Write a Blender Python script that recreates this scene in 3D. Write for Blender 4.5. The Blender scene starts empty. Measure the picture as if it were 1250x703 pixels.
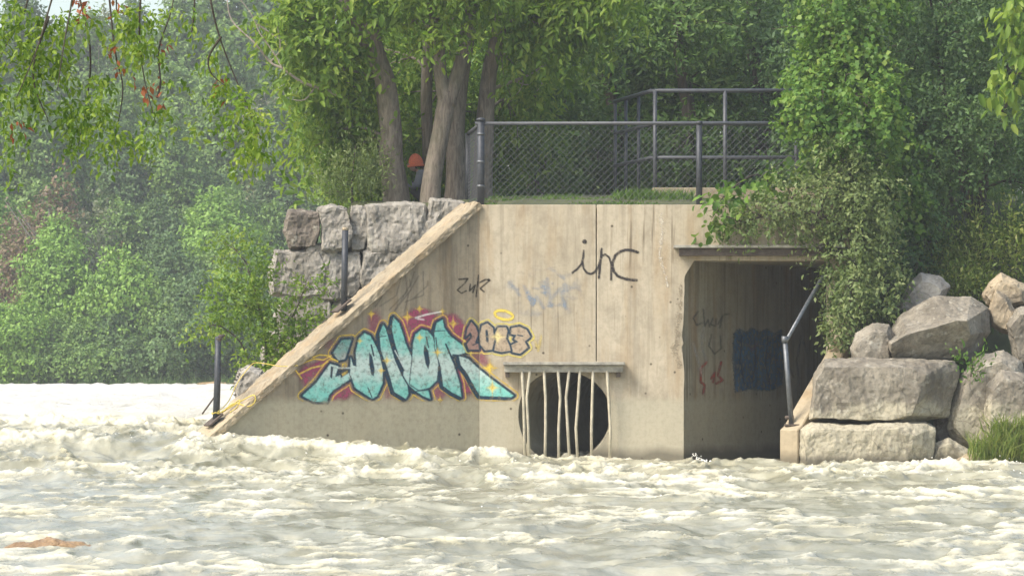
import bpy, bmesh, math, random
import numpy as np
from mathutils import Vector, Matrix, noise as mnoise

# ------------------------------------------------------------------ camera, world, sun, exposure
SC = bpy.context.scene
COL = SC.collection
F = 4250.0; CX = 625.0; HY = 447.0; CZ = 1.42          # focal length in photo pixels, principal column, horizon row, eye height
cam_d = bpy.data.cameras.new('camera'); cam = bpy.data.objects.new('camera', cam_d); COL.objects.link(cam)
cam.location = (0, 0, CZ); cam.rotation_euler = (math.radians(90), 0, 0)
cam_d.sensor_width = 36; cam_d.lens = 36 * F / 1250; cam_d.shift_y = (HY - 351.5) / 1250
cam_d.clip_start = 0.5; cam_d.clip_end = 3000
SC.camera = cam
SUN_AZ = (-0.77, -0.52); SUN_EL = 47
world = bpy.data.worlds.new('World'); SC.world = world; world.use_nodes = True
wn = world.node_tree
sky = wn.nodes.new('ShaderNodeTexSky'); sky.sky_type = 'NISHITA'; sky.sun_disc = False
sky.sun_elevation = math.radians(SUN_EL); sky.sun_rotation = math.atan2(SUN_AZ[0], SUN_AZ[1])
sky.dust_density = 3.0; sky.air_density = 1.2
bg = wn.nodes['Background']; bg.inputs['Strength'].default_value = 0.15
wn.links.new(sky.outputs[0], bg.inputs[0])
sl = bpy.data.lights.new('sun', 'SUN'); sl.energy = 2.2; sl.angle = math.radians(20); sl.color = (1.0, 0.96, 0.90)
so = bpy.data.objects.new('sun', sl); COL.objects.link(so); so.location = (-20, -20, 40)
a_ = Vector((SUN_AZ[0], SUN_AZ[1], 0)).normalized() * math.cos(math.radians(SUN_EL)); a_.z = math.sin(math.radians(SUN_EL))
so.rotation_euler = a_.to_track_quat('Z', 'Y').to_euler()
SC.view_settings.view_transform = 'Standard'; SC.view_settings.look = 'None'
SC.view_settings.gamma = 1; SC.view_settings.use_curve_mapping = False
SC.view_settings.exposure = 0.95
SC.view_settings.use_white_balance = True; SC.view_settings.white_balance_temperature = 6650; SC.view_settings.white_balance_tint = 10
SC.cycles.max_bounces = 6; SC.cycles.diffuse_bounces = 3; SC.cycles.transparent_max_bounces = 12
SC.cycles.volume_bounces = 0; SC.cycles.use_denoising = True

rnd = random.Random(7)
RNG = np.random.default_rng(11)

# ------------------------------------------------------------------ helpers
def P(x, y, Y):
    return Vector(((x - CX) / F * Y, Y, CZ - (y - HY) / F * Y))
def on_plane(x, y, p0, n):
    d = Vector(((x - CX) / F, 1, -(y - HY) / F)); c = Vector((0, 0, CZ))
    return c + d * ((p0 - c).dot(n) / d.dot(n))
def tag(o, label=None, cat=None, group=None, kind=None):
    if label: o['label'] = label
    if cat: o['category'] = cat
    if group: o['group'] = group
    if kind: o['kind'] = kind
    return o
def empty(name, loc, label, cat, group=None):
    o = bpy.data.objects.new(name, None); COL.objects.link(o); o.location = loc
    return tag(o, label, cat, group)
def link(name, me, mat, parent=None, smooth=False):
    o = bpy.data.objects.new(name, me); COL.objects.link(o)
    if mat is not None: me.materials.append(mat)
    if smooth: me.polygons.foreach_set('use_smooth', [True] * len(me.polygons))
    if parent is not None:
        o.parent = parent
        o.matrix_parent_inverse = Matrix.Translation(-Vector(parent.location)) if parent.type == 'EMPTY' and parent.parent is None else Matrix()
    return o
def bm_obj(name, bm, mat, parent=None, smooth=False):
    me = bpy.data.meshes.new(name); bm.normal_update(); bm.to_mesh(me); bm.free()
    return link(name, me, mat, parent, smooth)
def np_mesh(name, V, Fc):
    V = np.ascontiguousarray(V, dtype=np.float32).reshape(-1, 3); Fc = np.ascontiguousarray(Fc, dtype=np.int32)
    me = bpy.data.meshes.new(name); n, k = Fc.shape
    me.vertices.add(len(V)); me.vertices.foreach_set('co', V.ravel())
    me.loops.add(n * k); me.loops.foreach_set('vertex_index', Fc.ravel())
    me.polygons.add(n); me.polygons.foreach_set('loop_start', np.arange(0, n * k, k, dtype=np.int32))
    me.polygons.foreach_set('loop_total', np.full(n, k, dtype=np.int32))
    me.update(calc_edges=True)
    return me
def grid_faces(nx, ny):
    i = np.arange(ny - 1)[:, None] * nx + np.arange(nx - 1)[None, :]
    i = i.ravel(); return np.stack([i, i + 1, i + nx + 1, i + nx], 1)
def sstep(a, b, x):
    t = np.clip((x - a) / (b - a), 0, 1); return t * t * (3 - 2 * t)
def tube_into(bm, pts, radii, sides=8, rough=0.0, cap=True):
    pts = [Vector(p) for p in pts]; rings = []
    for i, p in enumerate(pts):
        t = (pts[min(i + 1, len(pts) - 1)] - pts[max(i - 1, 0)]).normalized()
        u = t.cross(Vector((0, 1, 0.013))); u = u.normalized() if u.length > 1e-4 else Vector((1, 0, 0))
        v = t.cross(u)
        ring = []
        for k in range(sides):
            a = 2 * math.pi * k / sides
            d = u * math.cos(a) + v * math.sin(a)
            r = radii[i]
            if rough: r *= 1 + rough * mnoise.noise(Vector((p.x * 3 + d.x * 1.5, p.y * 3 + d.y * 1.5, p.z * 1.6)))
            ring.append(bm.verts.new(p + d * r))
        rings.append(ring)
    for a, b in zip(rings, rings[1:]):
        for k in range(sides):
            bm.faces.new((a[k], a[(k + 1) % sides], b[(k + 1) % sides], b[k]))
    if cap:
        bm.faces.new(rings[0][::-1]); bm.faces.new(rings[-1])
def tube(name, pts, radii, mat, parent=None, sides=10, rough=0.0, smooth=True):
    bm = bmesh.new()
    if not hasattr(radii, '__len__'): radii = [radii] * len(pts)
    tube_into(bm, pts, radii, sides, rough)
    bmesh.ops.recalc_face_normals(bm, faces=bm.faces)
    return bm_obj(name, bm, mat, parent, smooth)
def box_into(bm, c, ax, hs):
    c = Vector(c); vs = []
    for sx in (-1, 1):
        for sy in (-1, 1):
            for sz in (-1, 1):
                vs.append(bm.verts.new(c + ax[0] * hs[0] * sx + ax[1] * hs[1] * sy + ax[2] * hs[2] * sz))
    for q in ((0, 1, 3, 2), (4, 6, 7, 5), (0, 4, 5, 1), (2, 3, 7, 6), (0, 2, 6, 4), (1, 5, 7, 3)):
        bm.faces.new([vs[i] for i in q])
AX = (Vector((1, 0, 0)), Vector((0, 1, 0)), Vector((0, 0, 1)))
def box(name, c, hs, mat, parent=None, ax=AX, bevel=0.0):
    bm = bmesh.new(); box_into(bm, c, ax, hs)
    bmesh.ops.recalc_face_normals(bm, faces=bm.faces)
    if bevel: bmesh.ops.bevel(bm, geom=bm.edges[:], offset=bevel, segments=2, affect='EDGES', profile=0.6)
    return bm_obj(name, bm, mat, parent)
def refine(bm, maxlen, rounds=6):
    for _ in range(rounds):
        es = [e for e in bm.edges if e.calc_length() > maxlen]
        if not es: break
        bmesh.ops.subdivide_edges(bm, edges=es, cuts=1)
        bmesh.ops.triangulate(bm, faces=[f for f in bm.faces if len(f.verts) > 3])
def roughen(bm, amp, freq, seed=0.0, octv=4, ridged=False):
    bm.normal_update(); off = Vector((seed * 7.3, seed * 3.1, seed * 5.7)); mv = []
    for v in bm.verts:
        p = v.co * freq + off
        n = mnoise.fractal(p, 0.9, 2.1, octv, noise_basis='PERLIN_ORIGINAL')
        if ridged: n = 0.5 - abs(n) * 1.6 + 0.35 * mnoise.noise(p * 0.4)
        mv.append(v.normal * (amp * n))
    for v, m in zip(bm.verts, mv): v.co += m
def filled(outline, holes, depth_vec):
    """a flat outline (list of Vectors) with holes, thickened by depth_vec"""
    bm = bmesh.new(); edges = []
    for loop in [outline] + holes:
        vs = [bm.verts.new(p) for p in loop]
        for i in range(len(vs)): edges.append(bm.edges.new((vs[i], vs[(i + 1) % len(vs)])))
    bmesh.ops.triangle_fill(bm, use_beauty=True, use_dissolve=False, edges=edges)
    g = bmesh.ops.extrude_face_region(bm, geom=bm.faces[:])
    bmesh.ops.translate(bm, vec=depth_vec, verts=[v for v in g['geom'] if isinstance(v, bmesh.types.BMVert)])
    bmesh.ops.recalc_face_normals(bm, faces=bm.faces)
    return bm

# 2-D gradient noise in numpy
_perm = RNG.permutation(512); _perm = np.concatenate([_perm, _perm])
_ang = RNG.random(512) * 2 * np.pi; _gx = np.cos(_ang); _gy = np.sin(_ang)
def pn(x, y):
    xi = np.floor(x).astype(np.int64); yi = np.floor(y).astype(np.int64); xf = x - xi; yf = y - yi
    u = xf * xf * xf * (xf * (xf * 6 - 15) + 10); v = yf * yf * yf * (yf * (yf * 6 - 15) + 10)
    def g(a, b, dx, dy):
        h = _perm[(_perm[a & 511] + b) & 511]; return _gx[h] * dx + _gy[h] * dy
    n00 = g(xi, yi, xf, yf); n10 = g(xi + 1, yi, xf - 1, yf); n01 = g(xi, yi + 1, xf, yf - 1); n11 = g(xi + 1, yi + 1, xf - 1, yf - 1)
    return ((n00 * (1 - u) + n10 * u) * (1 - v) + (n01 * (1 - u) + n11 * u) * v) * 1.5
def fbm(x, y, o=4):
    s = 0; a = 1.0; t = 0
    for i in range(o):
        s = s + a * pn(x * 2 ** i + 17.3 * i, y * 2 ** i - 9.1 * i); t += a; a *= 0.5
    return s / t

# ------------------------------------------------------------------ materials
def new_mat(name):
    m = bpy.data.materials.new(name); m.use_nodes = True; nt = m.node_tree
    return m, nt, nt.nodes['Principled BSDF']
class N:
    def __init__(s, nt): s.nt = nt
    def n(s, t, **kw):
        x = s.nt.nodes.new(t)
        for k, v in kw.items():
            if k.startswith('i_'): x.inputs[k[2:].replace('_', ' ')].default_value = v
            else: setattr(x, k, v)
        return x
    def l(s, a, b): s.nt.links.new(a, b)
    def coord(s, scale=(1, 1, 1), world=True):
        g = s.n('ShaderNodeNewGeometry') if world else s.n('ShaderNodeTexCoord')
        mp = s.n('ShaderNodeMapping'); mp.inputs['Scale'].default_value = scale
        s.l(g.outputs['Position' if world else 'Object'], mp.inputs[0]); return mp.outputs[0]
    def noise(s, co, scale, detail=4, rough=0.55, dist=0.0):
        x = s.n('ShaderNodeTexNoise'); x.inputs['Scale'].default_value = scale; x.inputs['Detail'].default_value = detail
        x.inputs['Roughness'].default_value = rough; x.inputs['Distortion'].default_value = dist; s.l(co, x.inputs['Vector']); return x.outputs['Fac']
    def ramp(s, f, stops):
        r = s.n('ShaderNodeValToRGB'); e = r.color_ramp.elements
        while len(e) < len(stops): e.new(0.5)
        for q, (p, c) in zip(e, stops):
            q.position = p; q.color = (c, c, c, 1) if not hasattr(c, '__len__') else (*c, 1)
        s.l(f, r.inputs[0]); return r.outputs[0]
    def mix(s, f, a, b, bt='MIX'):
        x = s.n('ShaderNodeMix', data_type='RGBA', blend_type=bt)
        for v, i in ((f, 0), (a, 6), (b, 7)):
            if hasattr(v, 'is_output'): s.l(v, x.inputs[i])
            elif i == 0: x.inputs[0].default_value = v
            else: x.inputs[i].default_value = (*v, 1)
        return x.outputs[2]
    def math(s, op, a, b=0.5, c=None):
        x = s.n('ShaderNodeMath', operation=op)
        for i, v in enumerate((a, b, c)):
            if v is None: continue
            if hasattr(v, 'is_output'): s.l(v, x.inputs[i])
            else: x.inputs[i].default_value = v
        return x.outputs[0]
    def bump(s, h, strength, dist, bsdf):
        b = s.n('ShaderNodeBump'); b.inputs['Strength'].default_value = strength; b.inputs['Distance'].default_value = dist
        s.l(h, b.inputs['Height']); s.l(b.outputs[0], bsdf.inputs['Normal'])
    def zpos(s):
        g = s.n('ShaderNodeNewGeometry'); x = s.n('ShaderNodeSeparateXYZ'); s.l(g.outputs['Position'], x.inputs[0]); return x.outputs[2]

def concrete_mat(name, base, dark, washed, streak=0.6):
    m, nt, b = new_mat(name); g = N(nt)
    big = g.noise(g.coord(), 0.9, 5, 0.6); fine = g.noise(g.coord(), 14, 5, 0.7)
    st = g.noise(g.coord((5.5, 5.5, 0.32)), 1.3, 5, 0.65, 0.3)
    c = g.mix(g.ramp(big, [(0.32, 0.0), (0.7, 1.0)]), dark, base)
    c = g.mix(g.math('MULTIPLY', g.ramp(st, [(0.47, 0.0), (0.68, 1.0)]), streak), c, tuple(v * 0.5 for v in dark))
    mot = g.noise(g.coord((1, 1, 0.7)), 3.6, 6, 0.7, 0.4)
    c = g.mix(g.ramp(mot, [(0.30, 0.55), (0.52, 0.0)]), c, tuple(v * 0.62 for v in dark))
    drip = g.math('MULTIPLY', g.ramp(g.noise(g.coord((16, 16, 0.5)), 1.0, 3, 0.6), [(0.56, 0.0), (0.66, 1.0)]), g.ramp(g.noise(g.coord(), 0.8, 3), [(0.47, 0.0), (0.60, 0.8)]))
    c = g.mix(drip, c, (0.13, 0.095, 0.055))
    rust = g.noise(g.coord((3, 3, 0.5)), 1.1, 4, 0.6)
    c = g.mix(g.ramp(rust, [(0.50, 0.0), (0.72, 0.55)]), c, (0.33, 0.215, 0.10))
    zz = g.math('ADD', g.zpos(), g.math('MULTIPLY', g.math('SUBTRACT', g.noise(g.coord(), 2.2, 3), 0.5), 0.18))
    c = g.mix(g.ramp(g.math('DIVIDE', zz, 2.0), [(0.44, 0.8), (0.50, 0.0)]), c, washed)
    c = g.mix(g.ramp(g.math('DIVIDE', zz, 2.0), [(0.07, 0.75), (0.14, 0.0)]), c, (0.10, 0.09, 0.065))
    c = g.mix(g.ramp(fine, [(0.3, 0.3), (0.55, 0.0)]), c, tuple(v * 0.55 for v in dark))
    sp = g.n('ShaderNodeTexVoronoi'); sp.inputs['Scale'].default_value = 3.4; g.l(g.coord(), sp.inputs['Vector'])
    c = g.mix(g.ramp(sp.outputs['Distance'], [(0.035, 0.95), (0.085, 0.0)]), c, (0.07, 0.055, 0.035))
    g.l(c, b.inputs['Base Color']); b.inputs['Roughness'].default_value = 0.9; b.inputs['Specular IOR Level'].default_value = 0.2
    g.bump(g.noise(g.coord(), 30, 6, 0.7), 0.35, 0.02, b)
    return m
def rock_mat(name, base, dark, washed, wash=True):
    m, nt, b = new_mat(name); g = N(nt)
    big = g.noise(g.coord(), 2.0, 6, 0.65, 0.4); fine = g.noise(g.coord(), 22, 5, 0.7)
    c = g.mix(g.ramp(big, [(0.36, 0.0), (0.62, 1.0)]), dark, base)
    if wash:
        zz = g.math('ADD', g.zpos(), g.math('MULTIPLY', g.math('SUBTRACT', g.noise(g.coord(), 2.5, 4), 0.5), 0.8))
        c = g.mix(g.ramp(g.math('DIVIDE', zz, 2.0), [(0.39, 0.9), (0.46, 0.0)]), c, washed)
    stn = g.noise(g.coord((2.2, 2.2, 0.7)), 1.6, 5, 0.7, 0.8)
    c = g.mix(g.ramp(stn, [(0.52, 0.0), (0.66, 0.6)]), c, tuple(v * 0.6 for v in dark))
    lic = g.noise(g.coord(), 5.5, 4, 0.6)
    c = g.mix(g.ramp(lic, [(0.60, 0.0), (0.68, 0.4)]), c, (0.46, 0.44, 0.36))
    if wash: c = g.mix(g.ramp(g.math('ADD', g.zpos(), g.math('MULTIPLY', g.noise(g.coord(), 5, 3), 0.12)), [(0.20, 0.75), (0.30, 0.0)]), c, (0.07, 0.062, 0.045))
    c = g.mix(g.ramp(fine, [(0.3, 0.55), (0.52, 0.0)]), c, tuple(v * 0.5 for v in dark))
    cr = g.n('ShaderNodeTexVoronoi', feature='DISTANCE_TO_EDGE'); cr.inputs['Scale'].default_value = 1.7
    w = g.n('ShaderNodeMix', data_type='RGBA'); w.inputs[0].default_value = 0.35
    nz = g.n('ShaderNodeTexNoise'); nz.inputs['Scale'].default_value = 3; g.l(g.coord(), nz.inputs[0]); g.l(g.coord(), w.inputs[6]); g.l(nz.outputs['Color'], w.inputs[7])
    g.l(w.outputs[2], cr.inputs['Vector'])
    c = g.mix(g.ramp(cr.outputs['Distance'], [(0.0, 0.4), (0.02, 0.0)]), c, tuple(v * 0.35 for v in dark))
    g.l(c, b.inputs['Base Color']); b.inputs['Roughness'].default_value = 0.92; b.inputs['Specular IOR Level'].default_value = 0.15
    g.bump(g.math('ADD', g.noise(g.coord(), 7, 8, 0.65), g.math('MULTIPLY', fine, 0.4)), 0.45, 0.04, b)
    return m
def plain_mat(name, col, rough=0.6, metal=0.0, var=0.35, scale=12.0, bump=0.0):
    m, nt, b = new_mat(name); g = N(nt)
    f = g.noise(g.coord(), scale, 5, 0.65)
    g.l(g.mix(g.ramp(f, [(0.3, 0.0), (0.7, 1.0)]), tuple(v * (1 - var) for v in col), tuple(min(1, v * (1 + var * 0.6)) for v in col)), b.inputs['Base Color'])
    b.inputs['Roughness'].default_value = rough; b.inputs['Metallic'].default_value = metal
    if bump: g.bump(f, bump, 0.01, b)
    return m
def bark_mat(name, a, bcol):
    m, nt, b = new_mat(name); g = N(nt)
    f = g.noise(g.coord((9, 9, 1.6)), 2.4, 6, 0.7, 0.6); big = g.noise(g.coord(), 1.7, 3)
    c = g.mix(g.ramp(f, [(0.35, 0.0), (0.65, 1.0)]), a, bcol)
    c = g.mix(g.ramp(big, [(0.45, 0.0), (0.7, 0.45)]), c, (0.10, 0.105, 0.06))
    g.l(c, b.inputs['Base Color']); b.inputs['Roughness'].default_value = 0.95; b.inputs['Specular IOR Level'].default_value = 0.1
    g.bump(f, 0.9, 0.04, b); return m
def leaf_mat(name, cols, trans=0.35, rough=0.5):
    m, nt, b = new_mat(name); g = N(nt)
    geo = g.n('ShaderNodeNewGeometry'); k = len(cols)
    big = g.noise(g.coord(), 1.3, 3, 0.5)
    f = g.math('ADD', g.math('MULTIPLY', geo.outputs['Random Per Island'], 0.62), g.math('MULTIPLY', g.math('SUBTRACT', big, 0.32), 0.9))
    c = g.ramp(f, [(i / max(1, k - 1), q) for i, q in enumerate(cols)])
    g.l(c, b.inputs['Base Color']); b.inputs['Roughness'].default_value = rough; b.inputs['Specular IOR Level'].default_value = 0.3
    t = g.n('ShaderNodeBsdfTranslucent'); g.l(g.mix(1.0, c, (1.0, 1.0, 0.55), 'MULTIPLY'), t.inputs[0])
    ms = g.n('ShaderNodeMixShader'); ms.inputs[0].default_value = trans
    g.l(b.outputs[0], ms.inputs[1]); g.l(t.outputs[0], ms.inputs[2]); g.l(ms.outputs[0], nt.nodes['Material Output'].inputs[0])
    return m
def paint_mat(name, rough=0.7):
    m, nt, b = new_mat(name); g = N(nt)
    at = g.n('ShaderNodeAttribute', attribute_name='paint'); g.l(at.outputs['Color'], b.inputs['Base Color']); b.inputs['Roughness'].default_value = rough
    b.inputs['Specular IOR Level'].default_value = 0.2
    t = g.n('ShaderNodeBsdfTransparent'); ms = g.n('ShaderNodeMixShader')
    wear = g.ramp(g.noise(g.coord(), 16, 5, 0.7), [(0.30, 0.35), (0.52, 0.97)])
    g.l(g.math('MULTIPLY', at.outputs['Alpha'], wear), ms.inputs[0]); g.l(t.outputs[0], ms.inputs[1]); g.l(b.outputs[0], ms.inputs[2]); g.l(ms.outputs[0], nt.nodes['Material Output'].inputs[0])
    return m

M = {}
M['concrete'] = concrete_mat('concrete', (0.55, 0.482, 0.36), (0.41, 0.35, 0.25), (0.45, 0.415, 0.305), 0.5)
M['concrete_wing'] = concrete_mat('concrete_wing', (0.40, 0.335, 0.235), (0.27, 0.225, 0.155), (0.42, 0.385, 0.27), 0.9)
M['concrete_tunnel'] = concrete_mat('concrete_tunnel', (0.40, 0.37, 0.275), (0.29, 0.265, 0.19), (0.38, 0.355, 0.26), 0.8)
M['coping'] = concrete_mat('coping_concrete', (0.42, 0.355, 0.25), (0.29, 0.24, 0.16), (0.42, 0.35, 0.235), 0.3)
M['boulder'] = rock_mat('boulder_rock', (0.31, 0.28, 0.22), (0.17, 0.15, 0.115), (0.44, 0.40, 0.29))
M['block'] = rock_mat('limestone_block', (0.38, 0.355, 0.305), (0.23, 0.21, 0.175), (0.4, 0.38, 0.33), False)
M['block_dark'] = rock_mat('dark_brown_block', (0.22, 0.19, 0.15), (0.13, 0.11, 0.09), (0.3, 0.3, 0.25), False)
M['tan_rock'] = rock_mat('tan_rock', (0.44, 0.36, 0.24), (0.28, 0.23, 0.16), (0.44, 0.38, 0.27), False)
M['red_rock'] = rock_mat('wet_red_rock', (0.36, 0.24, 0.13), (0.24, 0.16, 0.09), (0.40, 0.27, 0.14), False)
M['red_rock'].node_tree.nodes['Principled BSDF'].inputs['Roughness'].default_value = 0.35
M['galv'] = plain_mat('galvanised_pipe', (0.15, 0.16, 0.165), 0.5, 0.6, 0.4, 20)
M['darkpipe'] = plain_mat('weathered_dark_pipe', (0.050, 0.055, 0.062), 0.55, 0.3, 0.4, 20)
M['rail'] = plain_mat('painted_grey_rail', (0.075, 0.08, 0.088), 0.5, 0.2, 0.3, 14)
M['wire'] = plain_mat('chain_link_wire', (0.11, 0.115, 0.12), 0.7, 0.0, 0.2, 10)
M['bar'] = plain_mat('mud_coated_bar', (0.46, 0.42, 0.31), 0.8, 0.0, 0.3, 9)
M['beam'] = plain_mat('weathered_steel_ledge', (0.36, 0.34, 0.28), 0.7, 0.2, 0.45, 9)
M['rust'] = plain_mat('rusty_plate', (0.11, 0.085, 0.065), 0.8, 0.2, 0.5, 20)
M['rope'] = plain_mat('yellow_rope', (0.58, 0.46, 0.09), 0.8, 0, 0.3, 30)
M['bark'] = bark_mat('grey_brown_bark', (0.13, 0.108, 0.085), (0.30, 0.255, 0.205))
M['darkbark'] = bark_mat('dark_bark', (0.05, 0.042, 0.032), (0.12, 0.10, 0.08))
M['deadwood'] = bark_mat('pale_deadwood', (0.28, 0.24, 0.20), (0.46, 0.40, 0.34))
M['wetlog'] = plain_mat('wet_log', (0.40, 0.27, 0.14), 0.7, 0, 0.4, 7, 0.5)
M['paint'] = paint_mat('spray_paint')
M['soil'] = plain_mat('mossy_bank_soil', (0.075, 0.085, 0.035), 0.95, 0, 0.4, 3, 0.5)
M['hill'] = plain_mat('forest_floor', (0.045, 0.055, 0.03), 0.95, 0, 0.4, 0.6)
M['leaf_bright'] = leaf_mat('bright_green_leaves', [(0.07, 0.14, 0.02), (0.14, 0.25, 0.03), (0.24, 0.35, 0.05), (0.36, 0.42, 0.08)], 0.48)
M['leaf_maple'] = leaf_mat('yellow_green_maple_leaves', [(0.05, 0.12, 0.022), (0.095, 0.20, 0.032), (0.175, 0.30, 0.048), (0.34, 0.41, 0.10)], 0.4)
M['leaf_mid'] = leaf_mat('mid_green_leaves', [(0.048, 0.10, 0.024), (0.09, 0.175, 0.04), (0.145, 0.245, 0.055), (0.23, 0.31, 0.075)], 0.42)
M['leaf_dark'] = leaf_mat('dark_blue_green_leaves', [(0.05, 0.10, 0.042), (0.095, 0.175, 0.065), (0.15, 0.25, 0.085), (0.21, 0.32, 0.10)], 0.4)
M['leaf_grey'] = leaf_mat('grey_green_leaves', [(0.09, 0.14, 0.045), (0.15, 0.215, 0.07), (0.22, 0.28, 0.10), (0.31, 0.35, 0.15)], 0.4)
M['leaf_hang'] = leaf_mat('hanging_leaves', [(0.07, 0.15, 0.016), (0.15, 0.26, 0.03), (0.27, 0.38, 0.05), (0.48, 0.54, 0.13)], 0.5)
M['leaf_red'] = leaf_mat('withered_red_leaves', [(0.28, 0.07, 0.03), (0.40, 0.14, 0.05)], 0.35)
M['leaf_weed'] = leaf_mat('yellowish_weed_leaves', [(0.09, 0.16, 0.03), (0.17, 0.25, 0.045), (0.29, 0.34, 0.09), (0.50, 0.46, 0.18)], 0.42)
M['grass'] = leaf_mat('grass_blades', [(0.06, 0.13, 0.02), (0.11, 0.21, 0.03), (0.19, 0.28, 0.06)], 0.35)
M['far_a'] = leaf_mat('far_blue_green_leaves', [(0.125, 0.22, 0.06), (0.20, 0.325, 0.08), (0.28, 0.41, 0.10)], 0.3)
M['far_b'] = leaf_mat('far_bright_green_leaves', [(0.14, 0.26, 0.045), (0.22, 0.38, 0.065), (0.31, 0.47, 0.085)], 0.3)
M['far_c'] = leaf_mat('far_dark_green_leaves', [(0.075, 0.14, 0.05), (0.12, 0.205, 0.068), (0.17, 0.26, 0.085)], 0.3)
M['far_red'] = leaf_mat('far_reddish_leaves', [(0.17, 0.13, 0.08), (0.22, 0.15, 0.09), (0.18, 0.19, 0.08)], 0.3)
M['far_grey'] = leaf_mat('far_pale_olive_leaves', [(0.16, 0.19, 0.11), (0.21, 0.24, 0.13), (0.27, 0.28, 0.15)], 0.3)
M['skin'] = plain_mat('skin', (0.45, 0.26, 0.18), 0.6, 0, 0.08, 30)
M['cap'] = plain_mat('orange_knit', (0.85, 0.20, 0.09), 0.9, 0, 0.25, 60, 0.4)
M['jacket'] = plain_mat('grey_jacket', (0.20, 0.205, 0.225), 0.9, 0, 0.2, 9, 0.3)
M['trousers'] = plain_mat('dark_grey_trousers', (0.07, 0.07, 0.075), 0.9, 0, 0.2, 9, 0.3)
M['hair'] = plain_mat('brown_hair', (0.06, 0.035, 0.02), 0.8, 0, 0.2, 60)
M['shoe'] = plain_mat('dark_shoe', (0.03, 0.03, 0.03), 0.7, 0, 0.2, 30)

# ------------------------------------------------------------------ the setting: ground, river, bank, hillside
def flat_sheet(name, x0, x1, y0, y1, nx, ny, zf, mat, kind='structure', smooth=True):
    xs = np.linspace(x0, x1, nx); ys = np.linspace(y0, y1, ny); X, Y = np.meshgrid(xs, ys)
    o = link(name, np_mesh(name, np.stack([X, Y, zf(X, Y)], -1), grid_faces(nx, ny)), mat, None, smooth)
    return tag(o, kind=kind)
flat_sheet('ground', -1200, 1200, -60, 2400, 60, 60, lambda X, Y: -0.9 + 0 * X, M['soil'])

FOLD = P(585, 250, 50.0)
TH = math.radians(25)
WDIR = Vector((-math.cos(TH), -math.sin(TH), 0)); WN = Vector((math.sin(TH), -math.cos(TH), 0))
TANG = math.radians(30)
TDIR = Vector((math.sin(TANG), math.cos(TANG), 0)); TN = Vector((math.cos(TANG), -math.sin(TANG), 0))

def bank_z(X, Y):
    flat = 3.70 + 0.20 * sstep(50.6, 52.0, Y) + 0.17 * sstep(52, 54, Y) + 0.03 * np.clip(Y - 54, 0, 100)
    flat = flat - 0.08 * sstep(-0.5, 1.0, -X)
    flat = flat + 0.07 * fbm(X * 0.9, Y * 0.9, 3)
    slope = -0.4 + 4.3 * sstep(49.4, 54.2, Y) + 0.10 * fbm(X * 1.3 + 5, Y * 1.3, 3)
    flat = flat - 0.10 * np.exp(-((X + 1.35) ** 2 + (Y - 54.35) ** 2) / 0.35)
    t = sstep(0.0, 0.9, X - (5.0 + 0.58 * (Y - 50.2)))
    z = flat * (1 - t) + slope * t
    e = sstep(-3.5, -2.5, X + 0.012 * (Y - 52)) * (1 - sstep(-0.25, -0.6, X) * sstep(52.75, 52.5, Y))
    return z * e - 0.8 * (1 - e)
flat_sheet('bank', -3.9, 45, 50.47, 150, 200, 420, bank_z, M['soil'])
# the strip of bank in front of the wall line, right of the culvert, under the boulders
flat_sheet('bank_toe', 5.35, 45, 44, 50.6, 120, 40, lambda X, Y: bank_z(X, np.maximum(Y, 49.3)) - 0.25 * sstep(49.5, 46, Y), M['soil'])
def hill_z(X, Y):
    return 0.15 + 0.45 * sstep(146.5, 148, Y) - 1.4 * sstep(147.2, 145.8, Y) + 11.5 * sstep(150, 205, Y) + 1.2 * fbm(X * 0.05, Y * 0.05, 3) * sstep(150, 165, Y)
flat_sheet('hillside', -190, 120, 145.5, 290, 120, 90, hill_z, M['hill'])
# near bank on the left, out of the frame, where the overhanging tree stands
flat_sheet('near_bank', -40, -5.2, 8, 40, 60, 60, lambda X, Y: -0.9 + 1.9 * sstep(-5.3, -7.5, X) * sstep(39.5, 34, Y) + 0.1 * fbm(X, Y, 3), M['soil'])

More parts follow.
